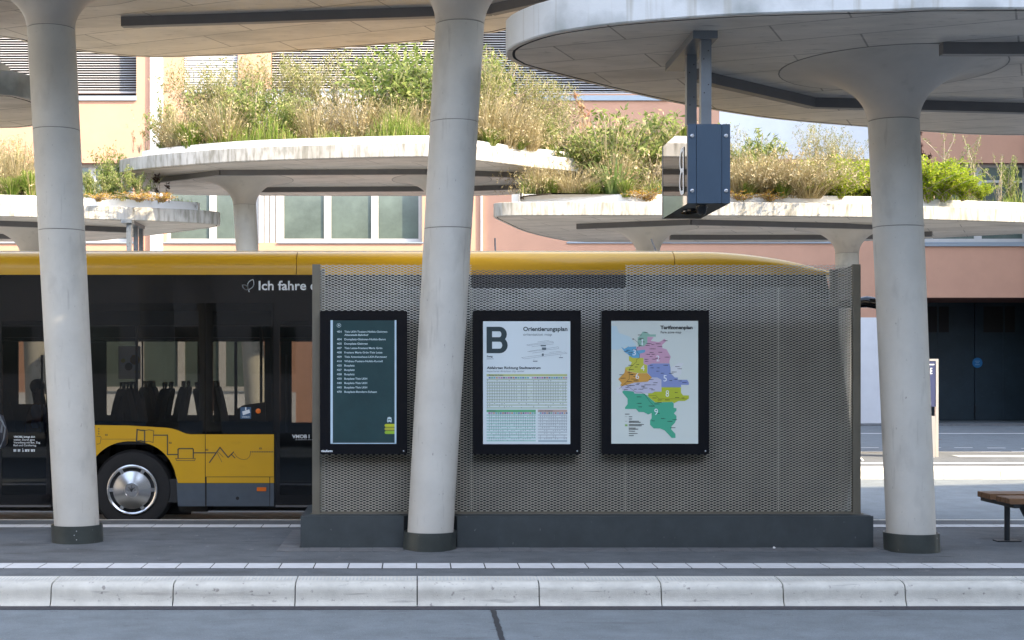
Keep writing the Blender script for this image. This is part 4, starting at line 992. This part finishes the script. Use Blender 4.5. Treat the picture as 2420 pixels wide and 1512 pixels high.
# pale render fields, pilaster, downpipe
for a, b, y1, y0 in ((600,1108,300,216),(1700,2058,376,236),(1860,2148,1006,750),(0,700,1006,927)):
    mb = MB(); mb.box(fx(a), fx(b), ZW-.02, ZW+.001, fz(y1), fz(y0)); mb.build('white_render_field', M['whitewall'], B)
mb = MB(); mb.box(fx(357), fx(386), ZW-.12, ZW+.001, fz(699), Z1); mb.build('pilaster', M['whitewall'], B)
mb = MB(); mb.tube([(fx(1138),ZW-.07,ZR),(fx(1138),ZW-.07,fz(250))], .045, 10); mb.build('downpipe', M['winframe'], B)
for a, b, y1, y0 in ((-100,324,238,227),(1240,1580,238,226),(630,1090,216,212),(430,566,220.5,218),(2090,2900,582,575.5)):
    mb = MB(); mb.box(fx(a), fx(b), ZW-.08, ZW+.1, fz(y1), fz(y0)); mb.build('ledge', M['sill'], B)
def blind(x0, x1, y0, y1, tilt, m='blind', pitch=.082, dep=.30):
    mb = MB(); z = fz(y1)+.02; a, b = fx(x0)+.02, fx(x1)-.02; c, s_ = .04*math.cos(R(tilt)), .04*math.sin(R(tilt))
    mb.box(a, b, ZW+dep-.03, ZW+dep+.03, z-.03, z)
    z += pitch/2
    while z < fz(y0):
        mb.add([(a,ZW+dep-c,z-s_),(b,ZW+dep-c,z-s_),(b,ZW+dep,z+.004),(a,ZW+dep,z+.004),(b,ZW+dep+c,z+s_),(a,ZW+dep+c,z+s_)], [(0,1,2,3),(3,2,4,5)]); z += pitch
    o = mb.build('venetian_blind', M[m], B)
    mb = MB(); mb.add([(a,ZW+dep+.1,fz(y1)-.1),(b,ZW+dep+.1,fz(y1)-.1),(b,ZW+dep+.1,fz(y0)),(a,ZW+dep+.1,fz(y0))], [(0,1,2,3)]); mb.build('dark_pane', M['darkvoid'], o)
    return o
blind(-500, 323, -10, 214, 30, dep=.42); blind(434, 563, -10, 217, 62, dep=.1); blind(640, 1085, -10, 210, 30); blind(1139, 1575, -10, 217, 30)
# loading bay: folding doors
yd = ZW+3.75
def gx(x): return (x-985)*yd/F
def gz(y): return EYE+(866-y)*yd/F
mb = MB(); xx = fx(2150)
for k in range(9):
    mb.box(gx(1992+k*156), gx(1992+k*156+154), yd, yd+.06, ZR+.02, 5.0)
    mb.box(gx(1992+k*156+66), gx(1992+k*156+70), yd-.03, yd, ZR+.1, 5.0)
gd = mb.build('folding_door', M['garage'], B)
for k in range(9):
    mb = MB(); mb.box(gx(2012+k*156), gx(2012+k*156+74), yd-.012, yd+.01, gz(785), gz(724)); mb.build('door_window', M['darkvoid'], gd)
mb = MB()
for x in (2147, 2303, 2459): mb.box(gx(x)-.03, gx(x)+.03, yd-.08, yd, gz(975), gz(958)); mb.tube([(gx(x),yd-.05,gz(990)),(gx(x),yd-.05,gz(960))], .012)
mb.build('door_bolt', M['steel'], gd)
mb = MB(); mb.disc_y(gx(2309), gz(857), yd-.035, .185, 28); stk = mb.build('round_sticker', flat('sticker_round', (.02,.16,.38)), gd)
mb = MB()
for k, w in ((.06,.18),(0,.12),(-.07,.16)): mb.box(gx(2309)-w/2, gx(2309)+w/2, yd-.037, yd-.0352, gz(857)+k-.012, gz(857)+k+.012)
mb.build('sticker_mark', flat('mk', (.2,.4,.55)), stk)

# unseen buildings columns and right facade
def block(label, corners, h, rowsn):
    xs_ = sum(p[0] for p in corners)/4; ys_ = sum(p[1] for p in corners)/4
    t = thing('unseen_building', label, 'building', (xs_, ys_, ZR))
    mb = MB(); mb.prism_xy(corners, ZR, h); mb.build('wall', M['wingwall'], t)
    mb = MB()
    for i in range(4):
        a = Vector(corners[i]); b = Vector(corners[(i+1)%4]); L = (b-a).length; u = (b-a)/L; nrm = Vector((u.y, -u.x))*.02
        k = 1.2
        while k < min(L-2, 60):
            for j in range(rowsn):
                z0 = 1.5+j*3.4
                if z0+1.7 > h-.4: continue
                p = a+u*k+nrm; q = a+u*(k+1.6)+nrm; mb.add([(p.x,p.y,z0),(q.x,q.y,z0),(q.x,q.y,z0+1.7),(p.x,p.y,z0+1.7)], [(0,1,2,3)])
            k += 3.2
    w = mb.build('window', M['winglass'], t)
c_ = math.cos(R(AZ)); sfac = 1/math.tan(R(EL))
block('tall beige building added unseen beyond the right picture edge, to shade the near platform', [(17,5.0),(17+1,-40),(95,-40),(95,24.1)], 20, 6)
block('high beige wing added unseen, to shade the right of the salmon building', [(20.5,36.6),(60,36.6),(60,47.9),(20.5,47.9)], 30, 9)
block('lower beige annexe added unseen before the right wing, to shade the far ground', [(20.5,25.5),(42,25.5),(42,36.5),(20.5,36.5)], 12, 3)
block('long beige building added unseen beyond the left picture edge, to darken the columns', [(-45,-30),(-26,-30),(-26,40),(-45,40)], 15, 4)
block('beige station building behind the viewer', [(-60,-32),(16,-32),(16,-18),(-60,-18)], 16, 4)

# ================================================================== VEGETATION ON THE ROOFS
def leafquad(mb, c, n, u, L, w, mi=0):
    s = n.cross(u).normalized()*w/2
    mb.add([c-u*L*.5, c+s*.9-u*L*.05, c+u*L*.5, c-s*.9-u*L*.05], [(0,1,2,3)], mi)
def rv():
    while True:
        v = Vector((rnd(-1,1), rnd(-1,1), rnd(-1,1)))
        if .01 < v.length < 1: return v.normalized()
def proto(name, foliage_mb, mf, stem_mb=None, ms=None, fn='foliage', sn='stems'):
    o = bpy.data.objects.new(name, None); COL.objects.link(o); o.location = (0,0,0)
    foliage_mb.build(fn, mf, o)
    if stem_mb: stem_mb.build(sn, ms, o)
    return o
def bush(h, w, nb, leaves, L, lw, spread=.12, up=.3, tip=.0, bare=.15):
    """branches fan from the base; leaves sit in clumps along the branches"""
    fm, sm = MB(), MB()
    for b in range(nb):
        a = rnd(0, 6.283); out = w*rnd(.1, 1)**.7; top = h*rnd(.45, 1)
        p0 = Vector((rnd(-.06,.06)*w, rnd(-.06,.06)*w, 0)); p3 = Vector((math.cos(a)*out, math.sin(a)*out, top*(1-.25*out/w)))
        p1 = p0+Vector((rnd(-.1,.1), rnd(-.1,.1), top*.4)); 
        pts = [p0, p1.lerp(p0, .4)+rv()*.02, p1.lerp(p3, .35)+rv()*.03, p1.lerp(p3, .7)+rv()*.03, p3]
        sm.tube(pts, [.011, .009, .007, .005, .003], 4)
        for k in range(leaves//nb):
            t = bare+(1-bare)*rnd(0, 1)**.75; i = min(3, int(t*4)); f = t*4-i
            c = pts[i].lerp(pts[i+1], f)+rv()*spread*rnd(.2, 1)
            u = (rv()+Vector((0,0,up))).normalized(); leafquad(fm, c, rv(), u, L*rnd(.6,1.3), lw*rnd(.7,1.3))
    return fm, sm
def tuft(h, w, n, bw, arch_=1.0, seeds=0, lo=.4):
    mb = MB()
    for k in range(n):
        a = rnd(0, 6.283); r0 = w*.25*rnd(0,1); p = Vector((math.cos(a)*r0, math.sin(a)*r0, 0)); hh = h*(lo+(1-lo)*rnd(0,1)**1.4); out = w*rnd(.2,1)*arch_
        dirv = Vector((math.cos(a+rnd(-.5,.5)), math.sin(a+rnd(-.5,.5)), 0)); sd = dirv.cross(Vector((0,0,1)))*bw
        q = [p, p+dirv*out*.25+Vector((0,0,hh*.55)), p+dirv*out*.6+Vector((0,0,hh*.92)), p+dirv*out+Vector((0,0,hh*rnd(.75,1.0)))]
        rot = rnd(-1,1); sd = (sd+dirv*bw*rot)
        mb.add([q[0]-sd, q[0]+sd, q[1]-sd*.9, q[1]+sd*.9, q[2]-sd*.6, q[2]+sd*.6, q[3]], [(0,1,3,2),(2,3,5,4),(4,5,6)])
        if seeds and rnd(0,1) < seeds:
            for _ in range(5): leafquad(mb, q[3]+rv()*.03-Vector((0,0,rnd(0,.1))), rv(), (rv()+Vector((0,0,1))).normalized(), .05, .02)
    return mb
random.seed(21)
K = {}
K['leafy'] = [proto('leafy_shrub', *(lambda a: (a[0], M['leaf_green'], a[1], M['bark']))(bush(1.6, .62, 24, 2600, .10, .034, .15, .5, bare=.05))) for _ in range(3)]
K['wispy'] = [proto('wispy_shrub', *(lambda a: (a[0], M['leaf_olive'], a[1], M['bark']))(bush(2.0, .70, 30, 3600, .075, .017, .15, .8, bare=.1))) for _ in range(3)]
K['lime'] = [proto('lime_shrub', *(lambda a: (a[0], M['leaf_lime'], a[1], M['bark']))(bush(.9, .72, 60, 4200, .06, .028, .085, .4, bare=.1))) for _ in range(2)]
K['twiggy'] = [proto('twiggy_bush', *(lambda a: (a[0], M['leaf_dark'], a[1], M['bark']))(bush(1.4, .7, 46, 700, .04, .015, .08, .2)))]
K['purple'] = [proto('dark_leaved_shrub', *(lambda a: (a[0], M['leaf_purple'], a[1], M['bark']))(bush(1.2, .25, 5, 130, .09, .045, .06, .2, bare=.5)))]
K['dry'] = [proto('dry_grass_clump', tuft(1.1, .75, 620, .004, 1.1, .3, .2), M['dry'], fn='blades') for _ in range(2)]
K['droop'] = [proto('drooping_grass_clump', tuft(.75, 1.0, 800, .0035, 1.3, .3), M['dry'], fn='blades')]
K['green'] = [proto('green_grass_clump', tuft(.6, .4, 520, .006, 1.0), M['mixgrass'], fn='blades')]
K['iris'] = [proto('broad_leaved_clump', tuft(.75, .55, 90, .018, 1.0), M['iris'], fn='blades')]
K['sedum'] = [proto('sedum_mat', *(lambda a: (a[0], M['sedum'], a[1], M['bark']))(bush(.28, .55, 40, 1300, .035, .022, .06, 0, bare=0)))]
K['stalk'] = [proto('seed_stalk', *(lambda a: (a[0], M['rust'], a[1], M['bark']))(bush(1.6, .18, 6, 260, .06, .018, .045, 1.2, bare=.55)))]
K['fine'] = [proto('fine_stemmed_weed', *(lambda a: (a[0], M['leaf_green'], a[1], M['bark']))(bush(1.5, .5, 9, 300, .05, .014, .06, .6, bare=.25)))]
K['tall'] = [proto('tall_green_weed', *(lambda a: (a[0], M['leaf_green'], a[1], M['bark']))(bush(1.2, .5, 26, 2000, .085, .024, .08, .9, bare=.03)))]
HGT = dict(leafy=1.6, wispy=2.0, lime=.95, twiggy=1.4, purple=1.2, dry=1.1, droop=.75, green=.6, iris=.75, sedum=.3, stalk=1.6, fine=1.5, tall=1.2)
used = set()
def plant(kind, x, ytop, Z, base, label, wide=1.0, group=None):
    i = random.randrange(len(K[kind])); src = K[kind][i]
    if (kind, i) in used: o = copy_tree(src)
    else: o = src; used.add((kind, i))
    h = EYE+(866-ytop)*Z/F-base; s = max(.15, h/HGT[kind])*1.12; wide *= 1.15
    o.location = ((x-985)*Z/F, Z, base); o.rotation_euler = (0, 0, rnd(0, 6.28)); o.scale = (s*wide, s*wide, s)
    tag(o, label, 'grass' if kind in ('dry','droop','green') else 'plant', group or 'wild plants on the canopy roofs')
b2 = HT+TH+.14; b4 = HL+TH+.14; b3 = b4
PLANTS = [
 # centre roof
 ('stalk',315,300,28.6,b2,'reddish seed stalks at the far left end of the tall canopy'),('stalk',345,285,28.8,b2,'second cluster of rusty seed stalks from the left end of the tall canopy'),
 ('twiggy',330,335,28.6,b2,'brown twiggy bush on the left tip of the tall canopy'),('tall',385,235,28.8,b2,'yellow green upright weed near the left end of the tall canopy',.8),
 ('dry',420,255,28.4,b2,'dry straw grass right of the rusty stalks on the tall canopy'),('wispy',470,135,29.6,b2,'pale airy shrub in front of the white blind'),
 ('green',450,290,28.1,b2,'low grass at the tall canopy edge under the white blind'),
 ('tall',500,205,29.2,b2,'yellow green bushy weed below the white blind'),('wispy',520,120,29.9,b2,'blond feathery shrub right before the white blind'),('dry',530,230,28.2,b2,'straw grass clump above the flare of the far column'),
 ('wispy',575,125,29.5,b2,'feathery olive shrub beside the white blind'),('tall',600,190,28.5,b2,'green weed under the open blind, left part'),
 ('wispy',645,110,30.2,b2,'tall blond shrub before the open blind, left part'),('leafy',690,215,28.3,b2,'round green bush in front of the white band'),
 ('wispy',720,110,29.8,b2,'thin olive shrub before the middle of the open blind'),('dry',745,240,28.0,b2,'pale grass clump before the white band'),
 ('twiggy',800,190,28.6,b2,'grey twiggy bush before the white band'),('wispy',790,115,30.0,b2,'airy shrub above the grey twiggy bush'),
 ('dry',850,225,28.1,b2,'straw grass left of the tall green shrubs'),('leafy',900,105,29.0,b2,'high green shrub left of the middle column'),('leafy',955,90,29.6,b2,'highest leafy shrub touching the canopy left of the middle column'),
 ('leafy',1000,130,28.6,b2,'leafy shrub half hidden by the middle column'),('dry',940,240,27.9,b2,'straw grass at the foot of the high green shrub'),('dry',990,250,28.0,b2,'dry grass beside the middle column, on its left'),
 ('leafy',1135,95,29.4,b2,'leafy shrub right of the middle column',.8),('wispy',1165,80,29.0,b2,'tall pale shrub reaching the near canopy edge'),('wispy',1140,170,28.3,b2,'pale feathery shrub beside the middle column, on its right'),
 ('wispy',1220,150,29.2,b2,'pale feathery shrub before the dark blind, left part',.9),('wispy',1270,180,29.4,b2,'slender shrub with white stems before the dark blind'),('wispy',1315,185,29.6,b2,'rightmost slender white stemmed shrub before the dark blind'),
 ('dry',1150,230,28.0,b2,'large blond grass clump right of the middle column',1.2),('dry',1200,240,28.2,b2,'blond grass clump bending right on the tall canopy',1.2),('dry',1250,270,28.4,b2,'blond grass near the right end of the tall canopy'),
 ('green',1160,305,27.7,b2,'fresh green grass on the tall canopy edge',1.3),('green',1230,322,28.1,b2,'green grass tuft near the right tip of the tall canopy',1.2),('tall',1300,270,28.9,b2,'green weed at the right tip of the tall canopy'),
 ('fine',1340,245,29.2,b2,'fine weed on the last tip of the tall canopy'),
 # left low roof
 ('wispy',25,310,28.6,b3,'beige feathery shrub at the left picture edge'),('dry',20,350,28.2,b3,'tall dry grass at the left picture edge',.8),('dry',50,345,28.4,b3,'tall dry grass beside the left column'),
 ('green',30,418,27.7,b3,'green grass along the left white parapet'),('green',75,405,27.8,b3,'green grass touching the left column'),
 ('tall',215,400,28.4,b3,'green weed just right of the left column'),('leafy',265,345,28.8,b3,'yellow green shrub at the end of the tall canopy edge',.7),('tall',290,390,28.0,b3,'bright upright weed below the tall canopy'),
 ('tall',245,405,27.9,b3,'bright weed clump above the left parapet'),('tall',330,405,28.0,b3,'leafy weed above the orange sedum'),('fine',360,400,28.2,b3,'thin weed above the orange sedum'),('purple',375,402,28.4,b3,'dark leaved plant under the tall canopy'),
 ('purple',400,425,28.3,b3,'dark drooping plant at the end of the left planter'),('sedum',330,452,27.5,b3-.06,'orange sedum spilling over the left parapet',1.2),('sedum',385,455,27.6,b3-.06,'yellow sedum at the end of the left planter'),('sedum',235,453,27.5,b3-.06,'thin sedum beside the left column'),
 # right low roof
 ('dry',1275,385,27.8,b4,'blond grass at the left end of the right canopy'),('green',1300,420,27.6,b4,'grass tuft at the left end of the right canopy'),('stalk',1385,190,29.6,b4,'tall pink seed stalk before the salmon wall'),
 ('fine',1350,250,29.8,b4,'fine green weed left of the pink seed stalk'),('tall',1340,300,28.8,b4,'bushy weed under the right tip of the tall canopy'),('tall',1400,300,28.6,b4,'fresh green bush below the pink seed stalk'),
 ('leafy',1480,222,29.0,b4,'tall silvery green shrub before the salmon wall'),('wispy',1520,285,29.4,b4,'pale weed left of the hanging sign'),('green',1480,425,27.4,b4,'fresh grass tuft at the foot of the silvery shrub'),('tall',1690,395,27.7,b4,'small green weed at the parapet right of the sign box'),('green',1850,425,27.5,b4,'green tuft under the middle of the drooping grass'),('lime',1910,415,27.6,b4,'small lime bush at the end of the drooping grass'),('lime',2060,372,28.6,b4,'lime bush mostly hidden by the right column'),('lime',2165,375,28.5,b4,'lime bush peeping out right beside the right column'),('tall',1450,300,28.4,b4,'yellow green goldenrod left of the hanging sign'),
 ('dry',1440,285,28.9,b4,'feathery dry grass beside the silvery shrub'),('dry',1470,360,27.9,b4,'rusty upright grass left of the hanging sign',.6),('iris',1450,378,27.7,b4,'broad sword leaved clump left of the hanging sign'),
 ('twiggy',1535,340,28.4,b4,'brown tangled bush touching the hanging sign'),('droop',1350,398,27.8,b4,'tangled dry grass left of the sword leaved clump'),('green',1400,430,27.5,b4,'low green weeds under the sword leaved clump'),
 ('sedum',1530,447,27.3,b4-.06,'yellow sedum mat left of the hanging sign',1.3),('leafy',1590,240,29.3,b4,'green shrub behind the hanging sign'),('wispy',1640,280,29.0,b4,'pale shrub behind the sign box'),
 ('wispy',1740,285,29.3,b4,'pale flowering weed just right of the hanging sign',.8),('tall',1790,310,29.0,b4,'green upright weed before the pale blue wall'),('tall',1745,330,28.8,b4,'green weed beside the sign box'),
 ('fine',1830,325,29.3,b4,'fine weed before the pale blue wall'),('wispy',1930,275,29.6,b4,'thin shrub before the pale blue wall',.7),('wispy',1990,290,29.4,b4,'open branched shrub left of the right column',.7),
 ('droop',1745,375,27.9,b4,'drooping blond grass right of the sign box'),('droop',1800,370,28.1,b4,'drooping blond grass, middle of the right planter'),('droop',1870,372,27.9,b4,'drooping blond grass beside the lime bush'),('droop',1910,395,27.7,b4,'last drooping grass before the lime bush'),
 ('lime',1955,365,28.4,b4,'bright lime bush left of the right column'),('lime',2020,372,28.2,b4,'bright lime bush touching the right column'),('lime',1985,400,27.7,b4,'low lime bush at the parapet left of the right column'),
 ('sedum',1750,450,27.3,b4-.06,'ochre sedum right of the sign box',1.3),('sedum',1820,452,27.4,b4-.06,'ochre sedum in the middle of the right planter'),('green',1770,430,27.5,b4,'green tuft under the drooping grass'),
 ('purple',2175,290,29.0,b4,'dark purple leaved plant beside the right column'),('purple',2200,350,29.0,b4,'small purple leaved plant above the lime hedge'),
 ('lime',2190,362,28.2,b4,'highest lime bush right of the right column'),('lime',2230,385,28.1,b4,'second lime bush right of the right column'),('lime',2275,408,28.0,b4,'third lime bush right of the right column'),('lime',2315,425,28.0,b4,'last and lowest lime bush at the right'),
 ('tall',2280,385,29.2,b4,'dark green weed behind the lime hedge'),('fine',2240,300,29.5,b4,'bare fine stems before the salmon wall at the right'),('fine',2300,315,29.6,b4,'thin stems before the grey windows'),('fine',2360,360,29.3,b4,'thin green weed near the right picture edge'),('tall',2385,370,29.4,b4,'feathery green weed at the right picture edge',.5),('stalk',2290,440,27.9,b4,'rusty orange sprig in the lime hedge')]
for p in PLANTS:
    k, x, yt, Z, bs, lb = p[:6]; plant(k, x, yt, Z, bs, lb, p[6] if len(p) > 6 else 1.0)
for k_, lst in K.items():
    for i_, o_ in enumerate(lst):
        if (k_, i_) not in used:
            for c_ in list(o_.children): bpy.data.objects.remove(c_)
            bpy.data.objects.remove(o_)
# ground cover between the shrubs
def point_in(l, x, y):
    c = False; n = len(l)
    for i in range(n):
        a, b = l[i], l[i-1]
        if (a[1] > y) != (b[1] > y) and x < (b[0]-a[0])*(y-a[1])/(b[1]-a[1])+a[0]: c = not c
    return c
def cover(plan, base, n, hmin, hmax, m, x0, x1, name='wild_grass', par=.5):
    l = smooth_loop(plan); l = l if area(l) > 0 else l[::-1]; l = inset(l, par+.06); ys_ = [p[1] for p in l]; mb = MB(); c = 0
    while c < n:
        x = rnd(x0, x1); y = min(ys_)+(max(ys_)-min(ys_))*rnd(0,1)**1.6
        if not point_in(l, x, y): continue
        c += 1; h = rnd(hmin, hmax)*rnd(.4,1.0)*(.8+.5*math.sin(x*2.3+y)+.35*math.sin(x*5.1-y*1.7)); h = max(.08, h); a = rnd(0, 6.283); dv = Vector((math.cos(a), math.sin(a), 0)); o = rnd(.1,.7)*h; p = Vector((x, y, base))
        sd = Vector((-math.sin(a), math.cos(a), 0))*.0045; sd += dv*rnd(-.004,.004)
        q1 = p+dv*o*.3+Vector((0,0,h*.6)); q2 = p+dv*o+Vector((0,0,h*rnd(.8,1)))
        mb.add([p-sd, p+sd, q1-sd*.8, q1+sd*.8, q2], [(0,1,3,2),(2,3,4)])
    o = mb.build(name, m); tag(o, kind='stuff', cat='grass'); return o
o = cover(l2, b2, 16000, .25, .75, M['mixgrass'], -6, 4, par=.45); o['label'] = 'mixed green and straw grass growing all over the tall canopy roof'
o = cover(l4, b4, 14000, .2, .5, M['mixgrass'], 1, 12.5); o['label'] = 'mixed green and straw grass on the long right canopy roof'
o = cover(l3, b3, 7000, .15, .4, M['mixgrass'], -9, -4, par=.45); o['label'] = 'mixed green and straw grass on the far left canopy roof'

# ================================================================== PEOPLE
def skin_body(name, joints, edges, m, parent, sub=2):
    me = bpy.data.meshes.new(name); me.from_pydata([j[0] for j in joints], edges, []); me.materials.append(m)
    o = bpy.data.objects.new(name, me); COL.objects.link(o); o.parent = parent
    if not me.skin_vertices: 
        bm_ = __import__('bmesh').new(); bm_.from_mesh(me); bm_.verts.layers.skin.verify(); bm_.to_mesh(me); bm_.free()
    for sv, j in zip(me.skin_vertices[0].data, joints): sv.radius = (j[1], j[2] if len(j) > 2 else j[1])
    me.skin_vertices[0].data[0].use_root = True
    md = o.modifiers.new('skin', 'SKIN'); md.use_smooth_shade = True
    ms = o.modifiers.new('sub', 'SUBSURF'); ms.levels = sub; ms.render_levels = sub
    return o
def ellips(mb, c, r, n=16, m=10):
    rs = []
    for j in range(1, m):
        ph = math.pi*j/m; rs.append([(c[0]+r[0]*math.sin(ph)*math.cos(2*math.pi*i/n), c[1]+r[1]*math.sin(ph)*math.sin(2*math.pi*i/n), c[2]-r[2]*math.cos(ph)) for i in range(n)])
    mb.rings(rs)
def person(loc, label, shirt, seated, facing):
    """facing = +1 looks along +x, -1 along -x; simple full figure, one continuous body"""
    t = thing('person', label, 'person', loc); f = facing
    if seated:
        hip = (0,0,.50); kn = lambda s: (f*.44, s*.11, .50); an = lambda s: (f*.46, s*.11, .08); toe = lambda s: (f*.62, s*.12, .04)
        ch = (f*.03,0,.86); nk = (f*.05,0,1.0); elb = lambda s: (f*.16, s*.22, .72); hd = lambda s: (f*.40, s*.14, .66)
    else:
        hip = (0,0,.96); kn = lambda s: (f*.02, s*.1, .52); an = lambda s: (f*-.01, s*.1, .09); toe = lambda s: (f*.15, s*.12, .04)
        ch = (f*.01,0,1.36); nk = (f*.03,0,1.50); elb = lambda s: (f*.05, s*.26, 1.12); hd = lambda s: (f*.26, s*.2, 1.05)
    hz = nk[2]+.14
    J = [(hip,.13,.16),((hip[0]+(ch[0]-hip[0])*.5,0,(hip[2]+ch[2])/2),.11,.14),(ch,.12,.17),(nk,.055,.055),((nk[0]+f*.015,0,nk[2]+.07),.052,.052),((nk[0]+f*.02,0,hz+.02),.085,.075),((nk[0]+f*.01,0,hz+.09),.07,.065)]
    E = [(0,1),(1,2),(2,3),(3,4),(4,5),(5,6)]
    for s in (-1, 1):
        b = len(J); J += [((ch[0], s*.17, ch[2]+.06),.06,.06),(elb(s),.042,.042),(hd(s),.028,.028),((hd(s)[0]+f*.07, hd(s)[1], hd(s)[2]-.01),.03,.016)]
        E += [(2,b),(b,b+1),(b+1,b+2),(b+2,b+3)]
        for k in range(4):
            c = len(J); J.append(((hd(s)[0]+f*(.145-.01*abs(k-1)), hd(s)[1]+(k-1.5)*.018, hd(s)[2]-.03),.008,.008)); E.append((b+3,c))
        c = len(J); J.append(((hd(s)[0]+f*.09, hd(s)[1]-s*.045, hd(s)[2]+.0),.009,.009)); E.append((b+3,c))
        b = len(J); J += [((hip[0], s*.09, hip[2]-.04),.09,.09),(kn(s),.06,.06),(an(s),.042,.042),(toe(s),.04,.03)]; E += [(0,b),(b,b+1),(b+1,b+2),(b+2,b+3)]
    skin_body('body', J, E, M['skin'], t)
    # shirt and trousers follow the body, slightly larger
    Js = [(hip,.135,.17),J[1][:1]+(.12,.15),(ch,.13,.18),((nk[0],0,nk[2]-.03),.065,.07)]; Js = [(j[0] if isinstance(j[0], tuple) else j[0], j[1], j[2]) for j in Js]; Es = [(0,1),(1,2),(2,3)]
    for s in (-1, 1):
        b = len(Js); Js += [((ch[0], s*.17, ch[2]+.06),.07,.07),(elb(s),.054,.054),(((elb(s)[0]+hd(s)[0])/2,(elb(s)[1]+hd(s)[1])/2,(elb(s)[2]+hd(s)[2])/2),.042,.042)]; Es += [(2,b),(b,b+1),(b+1,b+2)]
    skin_body('shirt', Js, Es, shirt, t)
    Jt = [((hip[0],0,hip[2]-.01),.142,.175)]; Et = []
    for s in (-1, 1):
        b = len(Jt); Jt += [((hip[0], s*.09, hip[2]-.05),.10,.10),(kn(s),.072,.072),((an(s)[0],an(s)[1],an(s)[2]+.03),.058,.058)]; Et += [(0,b),(b,b+1),(b+1,b+2)]
    skin_body('trousers', Jt, Et, M['trouser'], t)
    mb = MB(); ellips(mb, (loc[0]+nk[0]-f*.012, loc[1], loc[2]+hz+.065), (.098,.088,.10)); mb.build('hair', M['hair'], t, True)
    mb = MB()
    for s in (-1, 1): ellips(mb, (loc[0]+an(s)[0]+f*.07, loc[1]+an(s)[1], loc[2]+.045), (.14,.05,.045)); 
    mb.build('shoes', M['black'], t, True)
    mb = MB(); hx = loc[0]+nk[0]+f*.10
    ellips(mb, (hx+f*.005, loc[1], loc[2]+hz+.015), (.02,.013,.022), 8, 6)
    for s in (-1, 1): ellips(mb, (loc[0]+nk[0]+f*.01, loc[1]+s*.082, loc[2]+hz+.02), (.018,.01,.03), 8, 6)
    mb.build('nose_and_ears', M['skin'], t, True)
    mb = MB()
    for s in (-1, 1): ellips(mb, (hx-f*.012, loc[1]+s*.032, loc[2]+hz+.045), (.008,.011,.007), 8, 6)
    ellips(mb, (hx-f*.01, loc[1], loc[2]+hz-.03), (.008,.024,.006), 8, 6); mb.build('eyes_and_mouth', M['hair'], t, True)
    return t
person((-4.93, 18.35, .30), 'seated bus passenger in a pale blue shirt behind the dark door glass', M['shirt'], True, 1)
person((-4.72, 15.0, 0), 'person in dark clothes standing just outside the left picture edge', M['trouser'], False, -1)
t = thing('backpack', 'black backpack with loose straps at the left picture edge', 'backpack', (-4.45, 15.0, .9))
mb = MB(); rs = []
for z, rx, ry in ((.90,.03,.05),(.905,.09,.12),(.95,.12,.145),(1.05,.125,.15),(1.15,.105,.14),(1.24,.075,.11),(1.27,.02,.04)): rs.append([(-4.44+rx*math.cos(2*math.pi*k/20)*(1+.06*math.sin(3*k+z*30)), 15.0+ry*math.sin(2*math.pi*k/20), z) for k in range(20)])
mb.rings(rs); mb.build('bag_body', M['bag'], t, True)
mb = MB(); mb.tube([(-4.42,14.86,1.22),(-4.33,14.84,1.2),(-4.29,14.84,1.12),(-4.31,14.84,1.0),(-4.34,14.84,.93),(-4.38,14.84,.86)], .008, 6); mb.tube([(-4.46,14.85,1.23),(-4.36,14.85,1.25),(-4.32,14.86,1.17),(-4.34,14.86,1.07)], .012, 6)
mb.tube([(-4.5,14.9,1.26),(-4.6,14.86,1.36),(-4.74,14.84,1.38),(-4.82,14.86,1.2),(-4.6,14.88,1.0),(-4.5,14.9,.98)], .016, 6); mb.tube([(-4.5,15.1,1.26),(-4.6,15.14,1.36),(-4.74,15.16,1.38),(-4.82,15.14,1.2),(-4.6,15.12,1.0),(-4.5,15.1,.98)], .016, 6)
mb.build('strap', M['signpost'], t)
# two drain litter spots: a bottle cap and a dry leaf by the plinth
mb = MB(); mb.lathe_y(3.45, .012, [(13.72,.012),(13.73,.012)], 10); tag(mb.build('bottle_cap', M['parapet']), 'tiny white cap lying on the asphalt before the plinth', 'litter')
